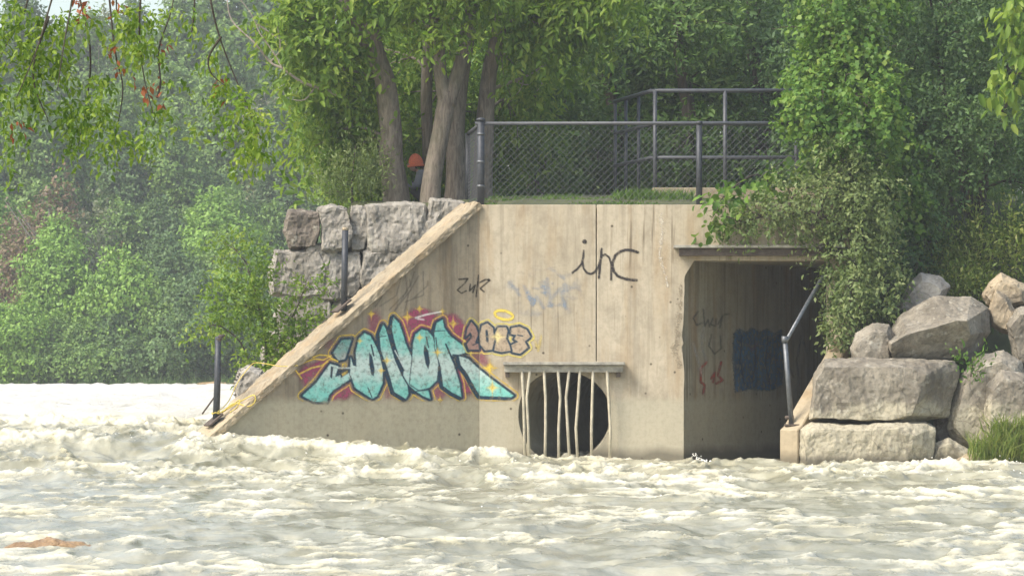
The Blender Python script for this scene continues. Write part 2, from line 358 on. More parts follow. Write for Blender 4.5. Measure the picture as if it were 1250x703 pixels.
# river
RIDGES = [(-9.5, -4.25, 50.6, 0.55, 0.16), (-4.6, -2.2, 47.6, 0.6, 0.16), (-2.45, 0.35, 47.2, 0.40, 0.17), (-9.0, -5.2, 48.3, 0.5, 0.14),
          (-1.5, 1.8, 45.3, 0.4, 0.08), (3.4, 6.4, 43.0, 0.4, 0.13), (5.0, 8.5, 44.6, 0.5, 0.16), (-3.4, 0.4, 34.6, 0.35, 0.085), (0.0, 2.3, 36.4, 0.35, 0.10),
          (2.0, 4.6, 33.0, 0.35, 0.08), (-7.5, -3.6, 42.5, 0.45, 0.10), (-3.0, -1.2, 41.5, 0.4, 0.09), (-0.2, 2.4, 40.2, 0.4, 0.075), (4.0, 7.0, 38.2, 0.4, 0.09), (2.6, 3.4, 47.3, 0.3, 0.12)]
def water(X, Y):
    wx = X + 0.5 * fbm(X * 0.7, Y * 0.5, 3); wy = Y + 0.9 * fbm(X * 0.55 + 31, Y * 0.45, 3)
    base = 0.44 * sstep(0.6, -4.4, X + 0.25 * fbm(X * .6, Y * .4, 2)) * sstep(45.2, 50.2, Y) - 0.06 + 0.03 * sstep(45, 49, Y)
    base = np.where((Y > 52) & (X < -2.2), np.maximum(base, 0.44), base)
    far = sstep(53, 60, Y)
    crest = np.zeros_like(X)
    for (x0, x1, yc, w, am) in RIDGES:
        env = sstep(x0 - 0.5, x0 + 0.7, X) * sstep(x1 + 0.5, x1 - 0.7, X)
        d = (wy - yc - 0.25 * (X - 0.5 * (x0 + x1)) * (0.3 if yc < 45 else 0.0)) / w
        crest = crest + env * am * np.exp(-np.where(d > 0, d * 0.8, d * 1.5) ** 2) * (0.75 + 0.6 * fbm(X * 1.6 + yc, Y * 1.1, 3))
    r1 = 1 - np.abs(fbm(wx * 0.85, wy * 0.62, 2)) * 2.2
    r2 = 1 - np.abs(fbm(wx * 2.3 + 9, wy * 1.9, 3)) * 2.0
    n3 = fbm(wx * 5.2, wy * 4.2, 3)
    amp = 0.85 + 0.7 * sstep(38, 47, Y); amp = amp * (1 + 0.5 * far)
    chop = amp * (0.095 * r1 + 0.028 * r2 + 0.024 * n3)
    patch = fbm(X * 0.33 + 4, Y * 0.22, 3)
    foam = np.clip(crest * 6.0 + (chop / np.maximum(amp, .2) - 0.078) * 14.0 + 1.3 * patch - 0.06 + 0.5 * n3, 0, 1)
    foam = np.maximum(foam, far * (0.60 + 1.1 * fbm(X * 0.5, Y * 0.14, 3)))
    left = sstep(-3.6, -5.0, X) * sstep(47, 50, Y); foam = np.clip(foam + 0.35 * left, 0, 1)
    bub = 0.8 * np.abs(pn(X * 9.5, Y * 7)) + 0.6 * np.abs(pn(X * 21, Y * 15)); bub = bub - 0.3
    calm = 1 - 0.7 * sstep(0.9, 2.4, X) * sstep(47.6, 49.6, Y)
    h = base + calm * (chop + crest + foam * 0.042 * bub * (1 - far) * (0.5 + sstep(36, 47, Y) * 0.9 + 2.2 * np.clip(crest, 0, .2)))
    return h, foam, far
Vs, Fs, As, Us, off = [], [], [], [], 0
for (x0, x1, nx, y0, y1, ny) in ((-10.5, 10.5, 700, 18.5, 53.0, 690), (-75, -2.3, 240, 52.98, 147.5, 230), (-75, -10.45, 60, 18.5, 53.0, 60), (10.45, 75, 40, 18.5, 50, 40), (-75, 75, 60, -40, 18.52, 40)):
    X, Y = np.meshgrid(np.linspace(x0, x1, nx), np.linspace(y0, y1, ny)); h, fo, fu = water(X, Y)
    Vs.append(np.stack([X, Y, h], -1).reshape(-1, 3)); Fs.append(grid_faces(nx, ny) + off); As.append(fo.ravel()); Us.append(fu.ravel()); off += nx * ny
me = np_mesh('river', np.concatenate(Vs), np.concatenate(Fs))
at = me.attributes.new('foam', 'FLOAT', 'POINT'); at.data.foreach_set('value', np.concatenate(As).astype(np.float32))
at = me.attributes.new('upstream', 'FLOAT', 'POINT'); at.data.foreach_set('value', np.concatenate(Us).astype(np.float32))
m, nt, b = new_mat('muddy_foaming_water'); g = N(nt)
fa = g.n('ShaderNodeAttribute', attribute_name='foam').outputs['Fac']
br = g.noise(g.coord((1, 0.6, 1)), 9, 6, 0.75, 0.5); br2 = g.noise(g.coord((1, 0.5, 1)), 2.2, 4, 0.6, 0.3)
fm = g.math('ADD', fa, g.math('MULTIPLY', g.math('SUBTRACT', br, 0.5), 0.9))
mud = g.mix(g.ramp(br2, [(0.35, 0.0), (0.65, 1.0)]), (0.225, 0.215, 0.14), (0.41, 0.395, 0.29))
fcol = g.mix(g.ramp(br2, [(0.35, 0.0), (0.6, 1.0)]), (0.66, 0.60, 0.39), (0.72, 0.685, 0.54))
upst = g.n('ShaderNodeAttribute', attribute_name='upstream').outputs['Fac']
fcol = g.mix(upst, fcol, (0.60, 0.585, 0.52))
fr = g.ramp(fm, [(0.22, 0.0), (0.78, 1.0)])
g.l(g.mix(fr, mud, fcol), b.inputs['Base Color'])
g.l(g.math('MULTIPLY_ADD', fr, 0.42, 0.22), b.inputs['Roughness']); g.l(g.math('MULTIPLY_ADD', upst, -0.45, 0.5), b.inputs['Specular IOR Level']); b.inputs['IOR'].default_value = 1.33
g.bump(g.math('MULTIPLY', g.math('ADD', br, g.math('MULTIPLY', g.noise(g.coord((1, 0.7, 1)), 32, 4, 0.7), 0.35)), g.math('MULTIPLY_ADD', fr, 0.75, 0.25)), 0.6, 0.06, b)
M['water'] = m
tag(link('river', me, m, None, True), kind='structure')
# flecks of spray thrown off the crests
bm = bmesh.new()
def drop(c, r):
    mt = Matrix.Translation(c) @ Matrix.Rotation(rnd.random() * 6, 4, 'Y') @ Matrix.Diagonal((1, 1, 0.6 + rnd.random(), 1))
    bmesh.ops.create_icosphere(bm, subdivisions=1, radius=r, matrix=mt)
for (x0, x1, yc, w, am) in RIDGES[:9]:
    for _ in range(26 if am > 0.12 else 8):
        x = rnd.uniform(x0, x1); y = yc + rnd.gauss(0, 0.3)
        hz = float(water(np.array([[x]]), np.array([[y]]))[0][0, 0])
        drop((x, y, hz + abs(rnd.gauss(0, am * 0.22))), rnd.uniform(0.004, 0.013))
sp0 = P(872, 566, 47.4)
sr = random.Random(4)
for _ in range(80):
    t = sr.random() ** 0.6; drop(P(843 + 34 * t + sr.gauss(0, 1.5 + 3 * t), 551 + 22 * t ** 0.8 + sr.gauss(0, 1 + 1.5 * t), 47.4 + sr.uniform(-.1, .1)), sr.uniform(0.004, 0.009 + 0.014 * t))
bmesh.ops.recalc_face_normals(bm, faces=bm.faces)
M['spray'] = plain_mat('white_spray', (0.85, 0.83, 0.74), 0.5, 0, 0.05, 20)
tag(bm_obj('foam_spray', bm, M['spray'], None, True), 'white flecks of spray above the breaking waves', 'spray', kind='stuff')

# ------------------------------------------------------------------ the concrete headwall
HW = empty('concrete_headwall', (FOLD.x, 50.0, 0.0), 'graffitied tan concrete headwall with round culvert, square tunnel and sloping wing', 'wall')
YF = 50.0
def fp(x, y): return P(x, y, YF)
def at_z(v, z): return Vector((v.x, v.y, z))
jr = random.Random(3)
out = [fp(585, 250), fp(727.2, 250), fp(727.2, 441), fp(728.6, 441), fp(728.6, 250), fp(1045, 250), at_z(fp(1045, 0), -1.2), at_z(fp(1012, 0), -1.2), fp(1012, 318), fp(848, 318)]
yy = 322
x_ = 862
while yy < 338: out.append(fp(848 - (yy - 318) * 0.62 + jr.uniform(-.6, .6), yy)); yy += 5
while yy < 470:
    k = 0.5 + 4 * math.exp(-((yy - 415) / 28) ** 2)
    out.append(fp(836 - jr.uniform(0, k), yy)); yy += jr.uniform(5, 11)
out += [fp(835, 480), at_z(fp(835, 0), -1.2), at_z(fp(585, 0), -1.2)]
cc = fp(688.5, 508)
circ = []
for k in range(40):
    a = 2 * math.pi * k / 40
    circ.append(cc + Vector((math.cos(a), 0, math.sin(a))) * 0.665 * (1 + 0.02 * math.sin(3 * a + 1)))
circ_out = list(circ)
bm = filled(out, [circ], Vector((0, 0.45, 0)))
FRONT = o = bm_obj('front_wall', bm, M['concrete'], HW)
bv = o.modifiers.new('bevel', 'BEVEL'); bv.width = 0.012; bv.segments = 2; bv.limit_method = 'ANGLE'; bv.angle_limit = math.radians(50)
# culvert pipe behind the round hole
bm = bmesh.new(); ra = []; rb = []
for p in circ_out:
    q = cc + (p - cc) * 1.01
    ra.append(bm.verts.new(q + Vector((0, 0.44, 0)))); rb.append(bm.verts.new(q + Vector((1.2, 4.5, 0))))
for k in range(40): bm.faces.new((ra[k], ra[(k + 1) % 40], rb[(k + 1) % 40], rb[k]))
bm.faces.new(rb)
bm_obj('culvert_pipe', bm, M['concrete_tunnel'], HW, True)
# wing wall
def wp(x, y, lift=0.0): return on_plane(x, y, FOLD, WN) + WN * lift
wtip = wp(268, 528)
out = [wp(584.9, 251), wp(583, 252.5), wtip, at_z(wtip, -1.2), at_z(wp(584.9, 251), -1.2)]
bm = filled(out, [], -WN * 0.6)
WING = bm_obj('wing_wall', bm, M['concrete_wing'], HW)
# sloping coping on the wing
a0 = wp(584, 252); a1 = wp(262, 532)
sl_dir = (a1 - a0).normalized(); sl_up = sl_dir.cross(WN); sl_up = sl_up if sl_up.z > 0 else -sl_up
L = (a1 - a0).length
bm = bmesh.new()
box_into(bm, a0 + sl_dir * (L / 2 + 0.02) - WN * 0.29 + sl_up * 0.01, (sl_dir, WN, sl_up), (L / 2 + 0.06, 0.345, 0.045))
bmesh.ops.triangulate(bm, faces=bm.faces); refine(bm, 0.06, 9)
bmesh.ops.smooth_vert(bm, verts=bm.verts, factor=0.35, use_axis_x=True, use_axis_y=True, use_axis_z=True)
bmesh.ops.recalc_face_normals(bm, faces=bm.faces); roughen(bm, 0.022, 6.0, 1.2); roughen(bm, 0.012, 16.0, 2.2, 3)
bm_obj('coping', bm, M['coping'], HW, False)
# tunnel: skewed passage behind the square opening
T0 = P(835, 300, 50.0); TL = 6.0
def tp(x, y, lift=0.0): return on_plane(x, y, T0 + Vector((0, 0.0, 0)), TN) + TN * lift
tw0 = Vector((T0.x, 50.44, 0)); 
TOFF = Vector((T0.x + 0.002, 50.45, 0)); TP0 = TOFF
def tp(x, y, lift=0.0): return on_plane(x, y, TP0, TN) + TN * lift
TR0 = Vector((P(1012, 300, 50).x, 50.45, 0))
def slab(name, a, bq, zlo, zhi, mat, thick, side):
    n = Vector(((bq - a).y, -(bq - a).x, 0)).normalized() * side
    bm = bmesh.new(); vs = []
    for z in (zlo, zhi):
        for p in (a, bq, bq + n * thick, a + n * thick): vs.append(bm.verts.new((p.x, p.y, z)))
    for q in ((0, 1, 2, 3), (4, 5, 6, 7), (0, 1, 5, 4), (1, 2, 6, 5), (2, 3, 7, 6), (3, 0, 4, 7)): bm.faces.new([vs[i] for i in q])
    bmesh.ops.recalc_face_normals(bm, faces=bm.faces)
    return bm_obj(name, bm, mat, HW)
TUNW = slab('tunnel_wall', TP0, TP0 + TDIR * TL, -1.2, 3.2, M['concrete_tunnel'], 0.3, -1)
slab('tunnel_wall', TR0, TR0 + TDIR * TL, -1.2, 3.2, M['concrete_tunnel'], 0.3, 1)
bm = bmesh.new()
cz0, cz1 = 2.95, 3.25
vs = [bm.verts.new((p.x, p.y, z)) for z in (cz0, cz1) for p in (TP0 + Vector((-.25, -.005, 0)), TR0 + Vector((.3, -.005, 0)), TR0 + TDIR * TL, TP0 + TDIR * TL - Vector((.3, 0, 0)))]
for q in ((0, 1, 2, 3), (4, 5, 6, 7), (0, 1, 5, 4), (1, 2, 6, 5), (2, 3, 7, 6), (3, 0, 4, 7)): bm.faces.new([vs[i] for i in q])
bmesh.ops.recalc_face_normals(bm, faces=bm.faces)
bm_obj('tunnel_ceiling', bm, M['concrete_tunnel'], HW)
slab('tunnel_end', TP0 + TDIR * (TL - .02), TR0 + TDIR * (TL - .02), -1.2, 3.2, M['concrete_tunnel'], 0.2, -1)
# ledge over the tunnel mouth: steel channel with a flat cap
lx0, lx1 = fp(822, 0).x, fp(1030, 0).x
box('ledge_cap', ((lx0 + lx1) / 2, 49.9, fp(0, 301.5).z), ((lx1 - lx0) / 2, 0.12, 0.02), M['beam'], HW, bevel=0.006)
box('ledge_channel', ((lx0 + lx1) / 2 + .03, 49.935, fp(0, 308).z), ((lx1 - lx0) / 2 - .05, 0.07, 0.052), M['rust'], HW, bevel=0.008)
# low wall running forward at the right of the tunnel mouth
SW0 = Vector((fp(1031, 0).x, 50.0, 0)); SW1 = SW0 - TDIR * 2.15
sn = Vector((-TDIR.y, TDIR.x, 0))     # pointing left
bm = bmesh.new(); prof = [(0, -1.2), (0, 2.2), (0.45, 1.75), (2.02, 0.60), (2.15, 0.55), (2.15, -1.2)]
fa_, fb_ = [], []
for d, z in prof:
    p = SW0 - TDIR * d; fa_.append(bm.verts.new((p.x, p.y, z))); q = p - sn * 0.28; fb_.append(bm.verts.new((q.x, q.y, z)))
bm.faces.new(fa_); bm.faces.new(fb_[::-1])
for i in range(len(prof)): bm.faces.new((fa_[i], fa_[(i + 1) % 6], fb_[(i + 1) % 6], fb_[i]))
bmesh.ops.recalc_face_normals(bm, faces=bm.faces); bmesh.ops.bevel(bm, geom=bm.edges[:], offset=0.015, segments=1, affect='EDGES')
bm_obj('side_wall', bm, M['coping'], HW)

# ------------------------------------------------------------------ spray paint on the concrete (flat print)
class Canvas:
    def __init__(s, x0, y0, x1, y1, step=0.8):
        s.xs = np.arange(x0, x1 + step, step); s.ys = np.arange(y0, y1 + step, step)
        s.X, s.Y = np.meshgrid(s.xs, s.ys); s.C = np.zeros(s.X.shape + (3,)); s.A = np.zeros(s.X.shape)
        s.nz = fbm(s.X * 0.12, s.Y * 0.12, 3); s.nf = fbm(s.X * 0.5, s.Y * 0.5, 2)
    def lay(s, a, col):
        a = np.clip(a, 0, 1); c = np.asarray(col, float)
        c = c if c.ndim == 3 else np.broadcast_to(c, s.C.shape)
        na = a + s.A * (1 - a); w = np.where(na > 1e-5, a / np.maximum(na, 1e-5), 0)
        s.C = s.C * (1 - w[..., None]) + c * w[..., None]; s.A = na
    def seg(s, pts, closed=False):
        d = np.full(s.X.shape, 1e9); n = len(pts)
        for i in range(n if closed else n - 1):
            ax, ay = pts[i]; bx, by = pts[(i + 1) % n]; ux, uy = bx - ax, by - ay; l2 = ux * ux + uy * uy + 1e-9
            t = np.clip(((s.X - ax) * ux + (s.Y - ay) * uy) / l2, 0, 1)
            d = np.minimum(d, (s.X - ax - t * ux) ** 2 + (s.Y - ay - t * uy) ** 2)
        return np.sqrt(d)
    def sd(s, pts):
        d = s.seg(pts, True); ins = np.zeros(s.X.shape, bool); n = len(pts)
        for i in range(n):
            ax, ay = pts[i]; bx, by = pts[(i + 1) % n]
            c = (ay > s.Y) != (by > s.Y)
            ins ^= c & (s.X < (bx - ax) * (s.Y - ay) / ((by - ay) if by != ay else 1e-9) + ax)
        return np.where(ins, -d, d)
    def stroke(s, pts, w, col, alpha=1.0, soft=0.7): s.lay(alpha * np.clip((w / 2 - s.seg(pts)) / soft + 0.5, 0, 1), col)
    def blob(s, pts, col, alpha, soft): s.lay(alpha * np.clip(0.5 - s.sd(pts) / soft + 0.5 * s.nz, 0, 1), col)
    def star(s, x, y, r, col=(0.85, 0.60, 0.08), alpha=0.9):
        dx = np.abs(s.X - x); dy = np.abs(s.Y - y)
        s.lay(alpha * np.clip(1.2 - (np.sqrt(dx) + np.sqrt(dy)) ** 2 / r, 0, 1), col)
    def build(s, name, mapf, label, xr=None, on=None):
        X, Y, C, A = s.X, s.Y, s.C, s.A
        if xr:
            k = (s.xs >= xr[0]) & (s.xs <= xr[1]); xs = s.xs[k].copy(); X = np.broadcast_to(xs, (len(s.ys), len(xs))); Y = Y[:, k]; C = C[:, k]; A = A[:, k]
        ny, nx = X.shape
        V = np.array([mapf(float(x), float(y)) for x, y in zip(X.ravel(), Y.ravel())])
        Fc = grid_faces(nx, ny); keep = A.ravel()[Fc].max(1) > 0.02; Fc = Fc[keep]
        used = np.unique(Fc); mp = np.zeros(len(V), int); mp[used] = np.arange(len(used))
        me = np_mesh(name, V[used], mp[Fc]); ca = me.color_attributes.new('paint', 'FLOAT_COLOR', 'POINT')
        ca.data.foreach_set('color', np.concatenate([C.reshape(-1, 3), A.reshape(-1, 1)], 1)[used].astype(np.float32).ravel())
        o = link(name, me, M['paint'], on or FRONT); o['label'] = label; return o
NAVY = (0.018, 0.045, 0.07); TEAL = np.array((0.20, 0.55, 0.47)); PALE = np.array((0.52, 0.64, 0.58)); MAG = (0.33, 0.065, 0.125); YEL = (0.80, 0.56, 0.09)
cv = Canvas(345, 330, 662, 500, 0.8)
for pts, a_ in (([(486, 392), (500, 380), (516, 376), (532, 384), (536, 402), (520, 402), (505, 412), (497, 422)], .85), ([(540, 384), (556, 384), (572, 400), (570, 425), (556, 412), (545, 400)], .85),
                ([(362, 458), (372, 446), (390, 440), (404, 434), (398, 448), (382, 462), (372, 470)], .8), ([(403, 482), (412, 475), (426, 468), (432, 480), (424, 486), (408, 488)], .8),
                ([(448, 405), (450, 385), (460, 378), (466, 392), (462, 408)], .55), ([(555, 448), (566, 455), (578, 478), (566, 484), (560, 470)], .8), ([(566, 420), (590, 428), (598, 446), (582, 442)], .55),
                ([(530, 470), (536, 458), (546, 480), (536, 488), (528, 482)], .6), ([(470, 470), (474, 462), (482, 482), (472, 486)], .55), ([(396, 420), (404, 410), (410, 420), (400, 430)], .3)):
    cv.blob(pts, MAG, a_, 6)
for sx in range(9): cv.stroke([(452 + sx * 6.5 + jr.uniform(-4, 4), 372 + jr.uniform(-9, 9)), (470 + sx * 6 + jr.uniform(-9, 9), 352 + jr.uniform(-11, 11)), (478 + sx * 5.5, 338 + jr.uniform(-7, 7))], 1.6, (0.05, 0.05, 0.05), 0.33)
LET = {
 'leg': [(369, 483), (386, 467), (397, 452), (403, 444), (410, 446), (413, 447), (409, 460), (427, 453), (428, 462), (407, 476), (402, 481), (399, 491), (382, 490)],
 'stub': [(406, 431), (417, 415), (429, 414), (421, 438), (413, 440)],
 'o': [(428, 436), (431, 446), (435, 447), (434, 430), (438, 413), (445, 406.5), (452, 410), (458, 421), (463, 432), (467, 450), (467, 467), (460, 483), (454, 486.5), (447, 482), (433, 473), (430, 463), (427, 457)],
 'nl': [(467.5, 396), (471, 402), (476, 420), (482, 440), (490, 458), (497, 470), (498.5, 481), (495, 486.5), (481, 478), (473, 450), (465, 428), (463, 408)],
 'nr': [(480, 387), (487, 394.5), (491.5, 407), (495, 419.5), (500, 430), (504, 440), (508, 462), (520, 475), (507, 477), (499, 470), (492, 458), (493, 452), (487, 436), (481, 415), (478, 400)],
 'o2': [(503, 438), (504, 419.5), (507, 408), (514.6, 402), (522, 404), (528, 411), (532, 425), (535, 445), (533, 464), (524, 473), (511, 476), (500, 469)],
 'foot': [(508, 477.5), (522.6, 476.5), (525.5, 487), (516, 483)],
 'r': [(530, 406), (533, 394), (540.5, 390), (542, 400), (550, 410.5), (567, 423), (569.5, 430), (557, 434), (549, 434), (554.5, 447), (561, 468), (563, 484.5), (552, 479), (541, 471), (537.5, 447), (531, 425)],
 'tail': [(560, 434), (571.6, 438), (582, 448), (602, 464), (627, 482.5), (624, 484.5), (586, 483), (580, 474), (571, 457), (562, 445)],
}
order = ['foot', 'leg', 'stub', 'o', 'nl', 'nr', 'o2', 'tail', 'r']
SD = {k: cv.sd(LET[k]) for k in order}
un = np.minimum.reduce([SD[k] for k in order])
cv.lay(0.85 * np.clip(1 - np.abs(un - 5.4) / 1.3 + 0.35 * cv.nf, 0, 1) * (cv.Y < 490), YEL)
for k in order:
    d = SD[k] + 0.5 * cv.nf
    cv.lay(np.clip((3.4 - d) / 1.2, 0, 1), NAVY)
    if k in ('nr', 'r', 'tail', 'nl'):      # thicker drop edge to the left and below
        cv.lay(np.clip((3.2 - cv.sd([(x - 2.6, y + 1.4) for x, y in LET[k]])) / 1.2, 0, 1), NAVY)
for k in order:
    d = SD[k] + 0.4 * cv.nf
    cv.lay(np.clip((1.5 - d) / 1.0, 0, 1) * (np.clip((2.8 - np.minimum.reduce([SD[q] for q in order if q != k])) / 1.0, 0, 1)), NAVY)
    t = np.clip(np.exp(-((cv.Y - 447) / 19) ** 2) * 1.1 + 0.5 * cv.nz, 0, 1)[..., None]
    c = TEAL * (1 - t) + PALE * t
    if k == 'stub': c = c * np.array((0.75, 0.62, 0.62))
    cv.lay(np.clip((-d) / 1.0 + 0.4, 0, 1), c)
for pts in ([(450.6, 430), (454, 435), (457, 450), (456, 459), (453, 456), (450.6, 444)], [(518, 421), (522.6, 428), (524.6, 442.5), (522.6, 450), (519.5, 444), (517, 430)],
            [(414, 452), (427, 447), (427, 454), (416, 461)], [(404, 447), (406.5, 448), (405, 462), (403, 460)]):
    cv.lay(np.clip(0.7 - cv.sd(pts), 0, 1), NAVY)
cv.lay(np.clip(0.7 - cv.sd([(417, 456), (424, 452), (424, 455), (418, 459)]), 0, 1), (0.5, 0.35, 0.08))
for pts, w in (([(453, 421), (456, 434)], 2), ([(463, 411), (471, 410)], 1.2), ([(531, 404), (543, 403.5)], 1.2), ([(520, 411), (523, 424)], 1.6), ([(449, 473), (454, 485)], 1.3), ([(479, 424), (487, 441), (493, 452)], 1.4), ([(544, 420), (551, 436)], 2.2), ([(553, 433), (563, 434)], 2.0), ([(532, 412), (534, 432)], 1.4)):
    cv.stroke(pts, w, NAVY)
cv.stroke([(482, 428), (492, 447)], 1.4, (0.6, 0.66, 0.62)); cv.stroke([(412, 449), (428, 449)], 1.8, (0.55, 0.6, 0.55), .8)
cv.stroke([(507, 388), (520, 384), (540, 380)], 2.2, (0.7, 0.66, 0.6), 0.9); cv.stroke([(509, 389), (517, 390)], 2, (0.7, 0.6, 0.6), .8)
for q in ([(360, 447), (372, 442), (384, 438), (395, 439), (404, 434)], [(366, 456), (380, 449), (393, 446), (400, 441)], [(382, 436), (390, 433), (400, 434), (406, 438), (412, 441)], [(361, 452), (368, 462)]): cv.stroke(q, 1.9, YEL, .9)
for x, y, r in ((453, 383, 9), (497, 387, 11), (512, 377, 8), (553, 395, 10), (472, 440, 9), (465, 452, 8), (512, 412, 9), (534, 430, 9), (598, 449, 15), (601, 473, 12), (537, 488, 7), (540, 380, 7), (439, 416, 7)): cv.star(x, y, r)
DG = {'two': [(568, 412), (570, 401), (575, 392), (581, 399), (584, 408), (580, 418), (584, 419), (585, 427), (572, 427), (569, 420), (576, 411), (574, 406)],
      'zero': [(585, 409), (588, 397), (595, 394), (602, 400), (604, 415), (601, 427), (592, 428), (586, 421)],
      'one': [(604, 406), (608, 399), (618, 399), (620, 404), (618, 413), (622, 421), (624, 428), (612, 430), (603, 428), (604, 418)],
      'three': [(624, 400), (634, 398), (643, 402), (648, 411), (641, 417), (645, 424), (635, 432), (625, 430), (621, 422), (632, 417), (627, 414), (630, 409), (623, 408)]}
DS = {k: cv.sd(v) for k, v in DG.items()}; ud = np.minimum.reduce(list(DS.values()))
cv.lay(0.85 * np.clip(1 - np.abs(ud - 4.0) / 1.3 + 0.3 * cv.nf, 0, 1), (0.78, 0.66, 0.12))
for k in ('two', 'three', 'one', 'zero'):
    cv.lay(np.clip((2.4 - DS[k]) / 0.9, 0, 1), NAVY)
    cc_ = (0.42, 0.33, 0.23) if k != 'two' else (0.38, 0.23, 0.18)
    cv.lay(np.clip((-0.3 - DS[k]) / 0.9 + 0.3, 0, 1), cc_)
cv.stroke([(594, 404), (595, 416)], 3.0, NAVY); cv.star(607.5, 411, 14, (0.85, 0.7, 0.3)); cv.stroke([(577, 421), (582, 419)], 1.4, NAVY); cv.stroke([(632, 409), (638, 410)], 1.6, NAVY)
for k in range(60):
    a0_, a1_ = 2 * math.pi * k / 60, 2 * math.pi * (k + 1) / 60
ell = [(615 + 11 * math.cos(a) - 1.5 * math.sin(a), 384.5 + 5 * math.sin(a) + 2.6 * math.cos(a)) for a in np.linspace(0, 2 * math.pi, 30)]
cv.stroke(ell, 3.4, (0.78, 0.60, 0.10), 0.9, 1.6)
cv.stroke([(651, 412), (656, 424)], 3, (0.75, 0.58, 0.1), 0.35, 2); cv.stroke([(661, 410), (657, 428)], 3, (0.75, 0.58, 0.1), 0.35, 2)
for q in ([(560, 341), (571, 340), (567, 346), (558, 354), (563, 358), (569, 355)], [(574, 347), (573, 355), (580, 348), (577, 357)], [(584, 336), (581, 362)], [(585, 345), (593, 341), (598, 342), (592, 347), (586, 352), (591, 356)]): cv.stroke(q, 1.7, (0.02, 0.018, 0.015), .85)
cv.A *= np.clip((496 - cv.Y + 7 * cv.nz) / 10, 0, 1)                              # washed off along the old flood line
cv.build('graffiti', lambda x, y: wp(min(x, 584.6), y, 0.005), 'turquoise and magenta HONOR lettering sprayed on the wing', (345, 585.2), WING)
cv.build('graffiti', lambda x, y: P(max(x, 585.3), y, 49.995), 'end of the turquoise lettering and outlined 2013 with yellow halo', (584.4, 662))
cv = Canvas(604, 255, 832, 470, 1.0)
cv.lay(np.clip(1.6 * fbm(cv.X * .07, cv.Y * .09, 4) - 0.05, 0, .55) * np.clip(1.3 - ((cv.X - 664) / 46) ** 2 - ((cv.Y - 357) / 30) ** 2, 0, 1), (0.25, 0.31, 0.38))
for q in ([(640, 350), (650, 372), (655, 362), (664, 376)], [(668, 340), (672, 366), (684, 352), (690, 376)], [(622, 345), (634, 360)]): cv.stroke(q, 4, (0.25, 0.31, 0.38), .35, 3)
INK = (0.035, 0.03, 0.03)
cv.stroke([(713.5, 295), (713.7, 295.2)], 5.5, INK)
cv.stroke([(712.5, 306), (712, 314), (710, 322), (705, 328), (698.5, 333)], 2.4, INK); cv.stroke([(711, 319), (712.5, 328), (716.5, 333), (721, 334.5), (726, 332), (730, 326), (733.4, 317), (734.5, 305)], 2.4, INK)
cv.stroke([(734.5, 304), (733, 318), (731, 339)], 2.6, INK); cv.stroke([(732.5, 318), (735, 312), (739, 310.5), (743.5, 314), (746, 322), (746, 341.5)], 2.2, INK)
cv.stroke([(778.5, 308), (771, 305.5), (764, 305), (757, 307), (751, 312), (747.5, 322), (749, 331), (754, 337), (764.6, 341), (777, 342)], 3.2, INK)
cv.build('graffiti', lambda x, y: P(x, y, 49.996), 'black inc tag and faded pale blue scribble')
cv = Canvas(790, 258, 838, 460, 1.0)
cv.lay(np.clip(0.9 * cv.nf + 0.8 * cv.nz + 0.75 - cv.seg([(807, 262), (808, 285), (805, 310), (812, 335), (815, 350)]) / 3.2, 0, .9), (0.66, 0.60, 0.48))
cv.lay(np.clip(0.9 * cv.nf + 1.0 * cv.nz + 0.6 - cv.seg([(833, 350), (829, 390), (824, 425), (831, 445)]) / 5.5, 0, .8), (0.30, 0.25, 0.17))
cv.build('spalled_patch', lambda x, y: P(min(x, 833), y, 49.9965), 'pale chipped concrete beside the tunnel mouth')
cv = Canvas(840, 365, 1005, 500, 1.0)
cv.lay(np.clip(0.9 - cv.sd([(896, 408), (902, 402), (910, 407), (917, 401), (926, 406), (936, 402), (946, 408), (953, 403), (956, 420), (954, 470), (940, 476), (915, 474), (898, 478), (895, 440)]) / 2.5 + 0.9 * cv.nf, 0, .85 + .5 * np.clip(cv.nz, -.8, 0)), np.array((0.03, 0.10, 0.19)) + np.clip(1.6 * fbm(cv.X * .16, cv.Y * .05, 3), -.6, 1.0)[..., None] * np.array((0.028, 0.06, 0.09)))
for q in ([(905, 410), (903, 440), (908, 468)], [(920, 408), (922, 440), (918, 466)], [(937, 410), (934, 445), (940, 470)]): cv.stroke(q, 2, (0.01, 0.015, 0.03), .7)
cv.stroke([(912, 420), (918, 428), (925, 418)], 1.8, (0.2, 0.05, 0.05), .5)
for q in ([(852, 380), (846, 388), (850, 397), (857, 394)], [(858, 378), (860, 398), (864, 390), (866, 399)], [(870, 388), (867, 396), (873, 398), (874, 389)], [(876, 396), (882, 385), (878, 400)], [(884, 384), (890, 383)], [(868, 408), (865, 422), (872, 432), (880, 425), (879, 410)]): cv.stroke(q, 2, (0.03, 0.03, 0.03), .55)
for q in ([(862, 442), (855, 450), (855, 466), (860, 470), (858, 480)], [(868, 462), (872, 455), (870, 466)], [(880, 442), (876, 458), (882, 464), (874, 468)]): cv.stroke(q, 3, (0.36, 0.07, 0.045), .8, 1.2)
for q in ([(846, 420), (852, 440), (856, 455)], [(858, 400), (856, 425), (862, 440)]): cv.stroke(q, 3.5, (0.5, 0.48, 0.42), .5, 2.5)
for q in ([(985, 430), (978, 410), (972, 440), (976, 470)], [(962, 445), (968, 460)]): cv.stroke(q, 2.2, (0.16, 0.15, 0.12), .6)
cv.build('graffiti', lambda x, y: tp(x, y, 0.005), 'dark blue block and red scrawl on the shaded tunnel wall', None, TUNW)

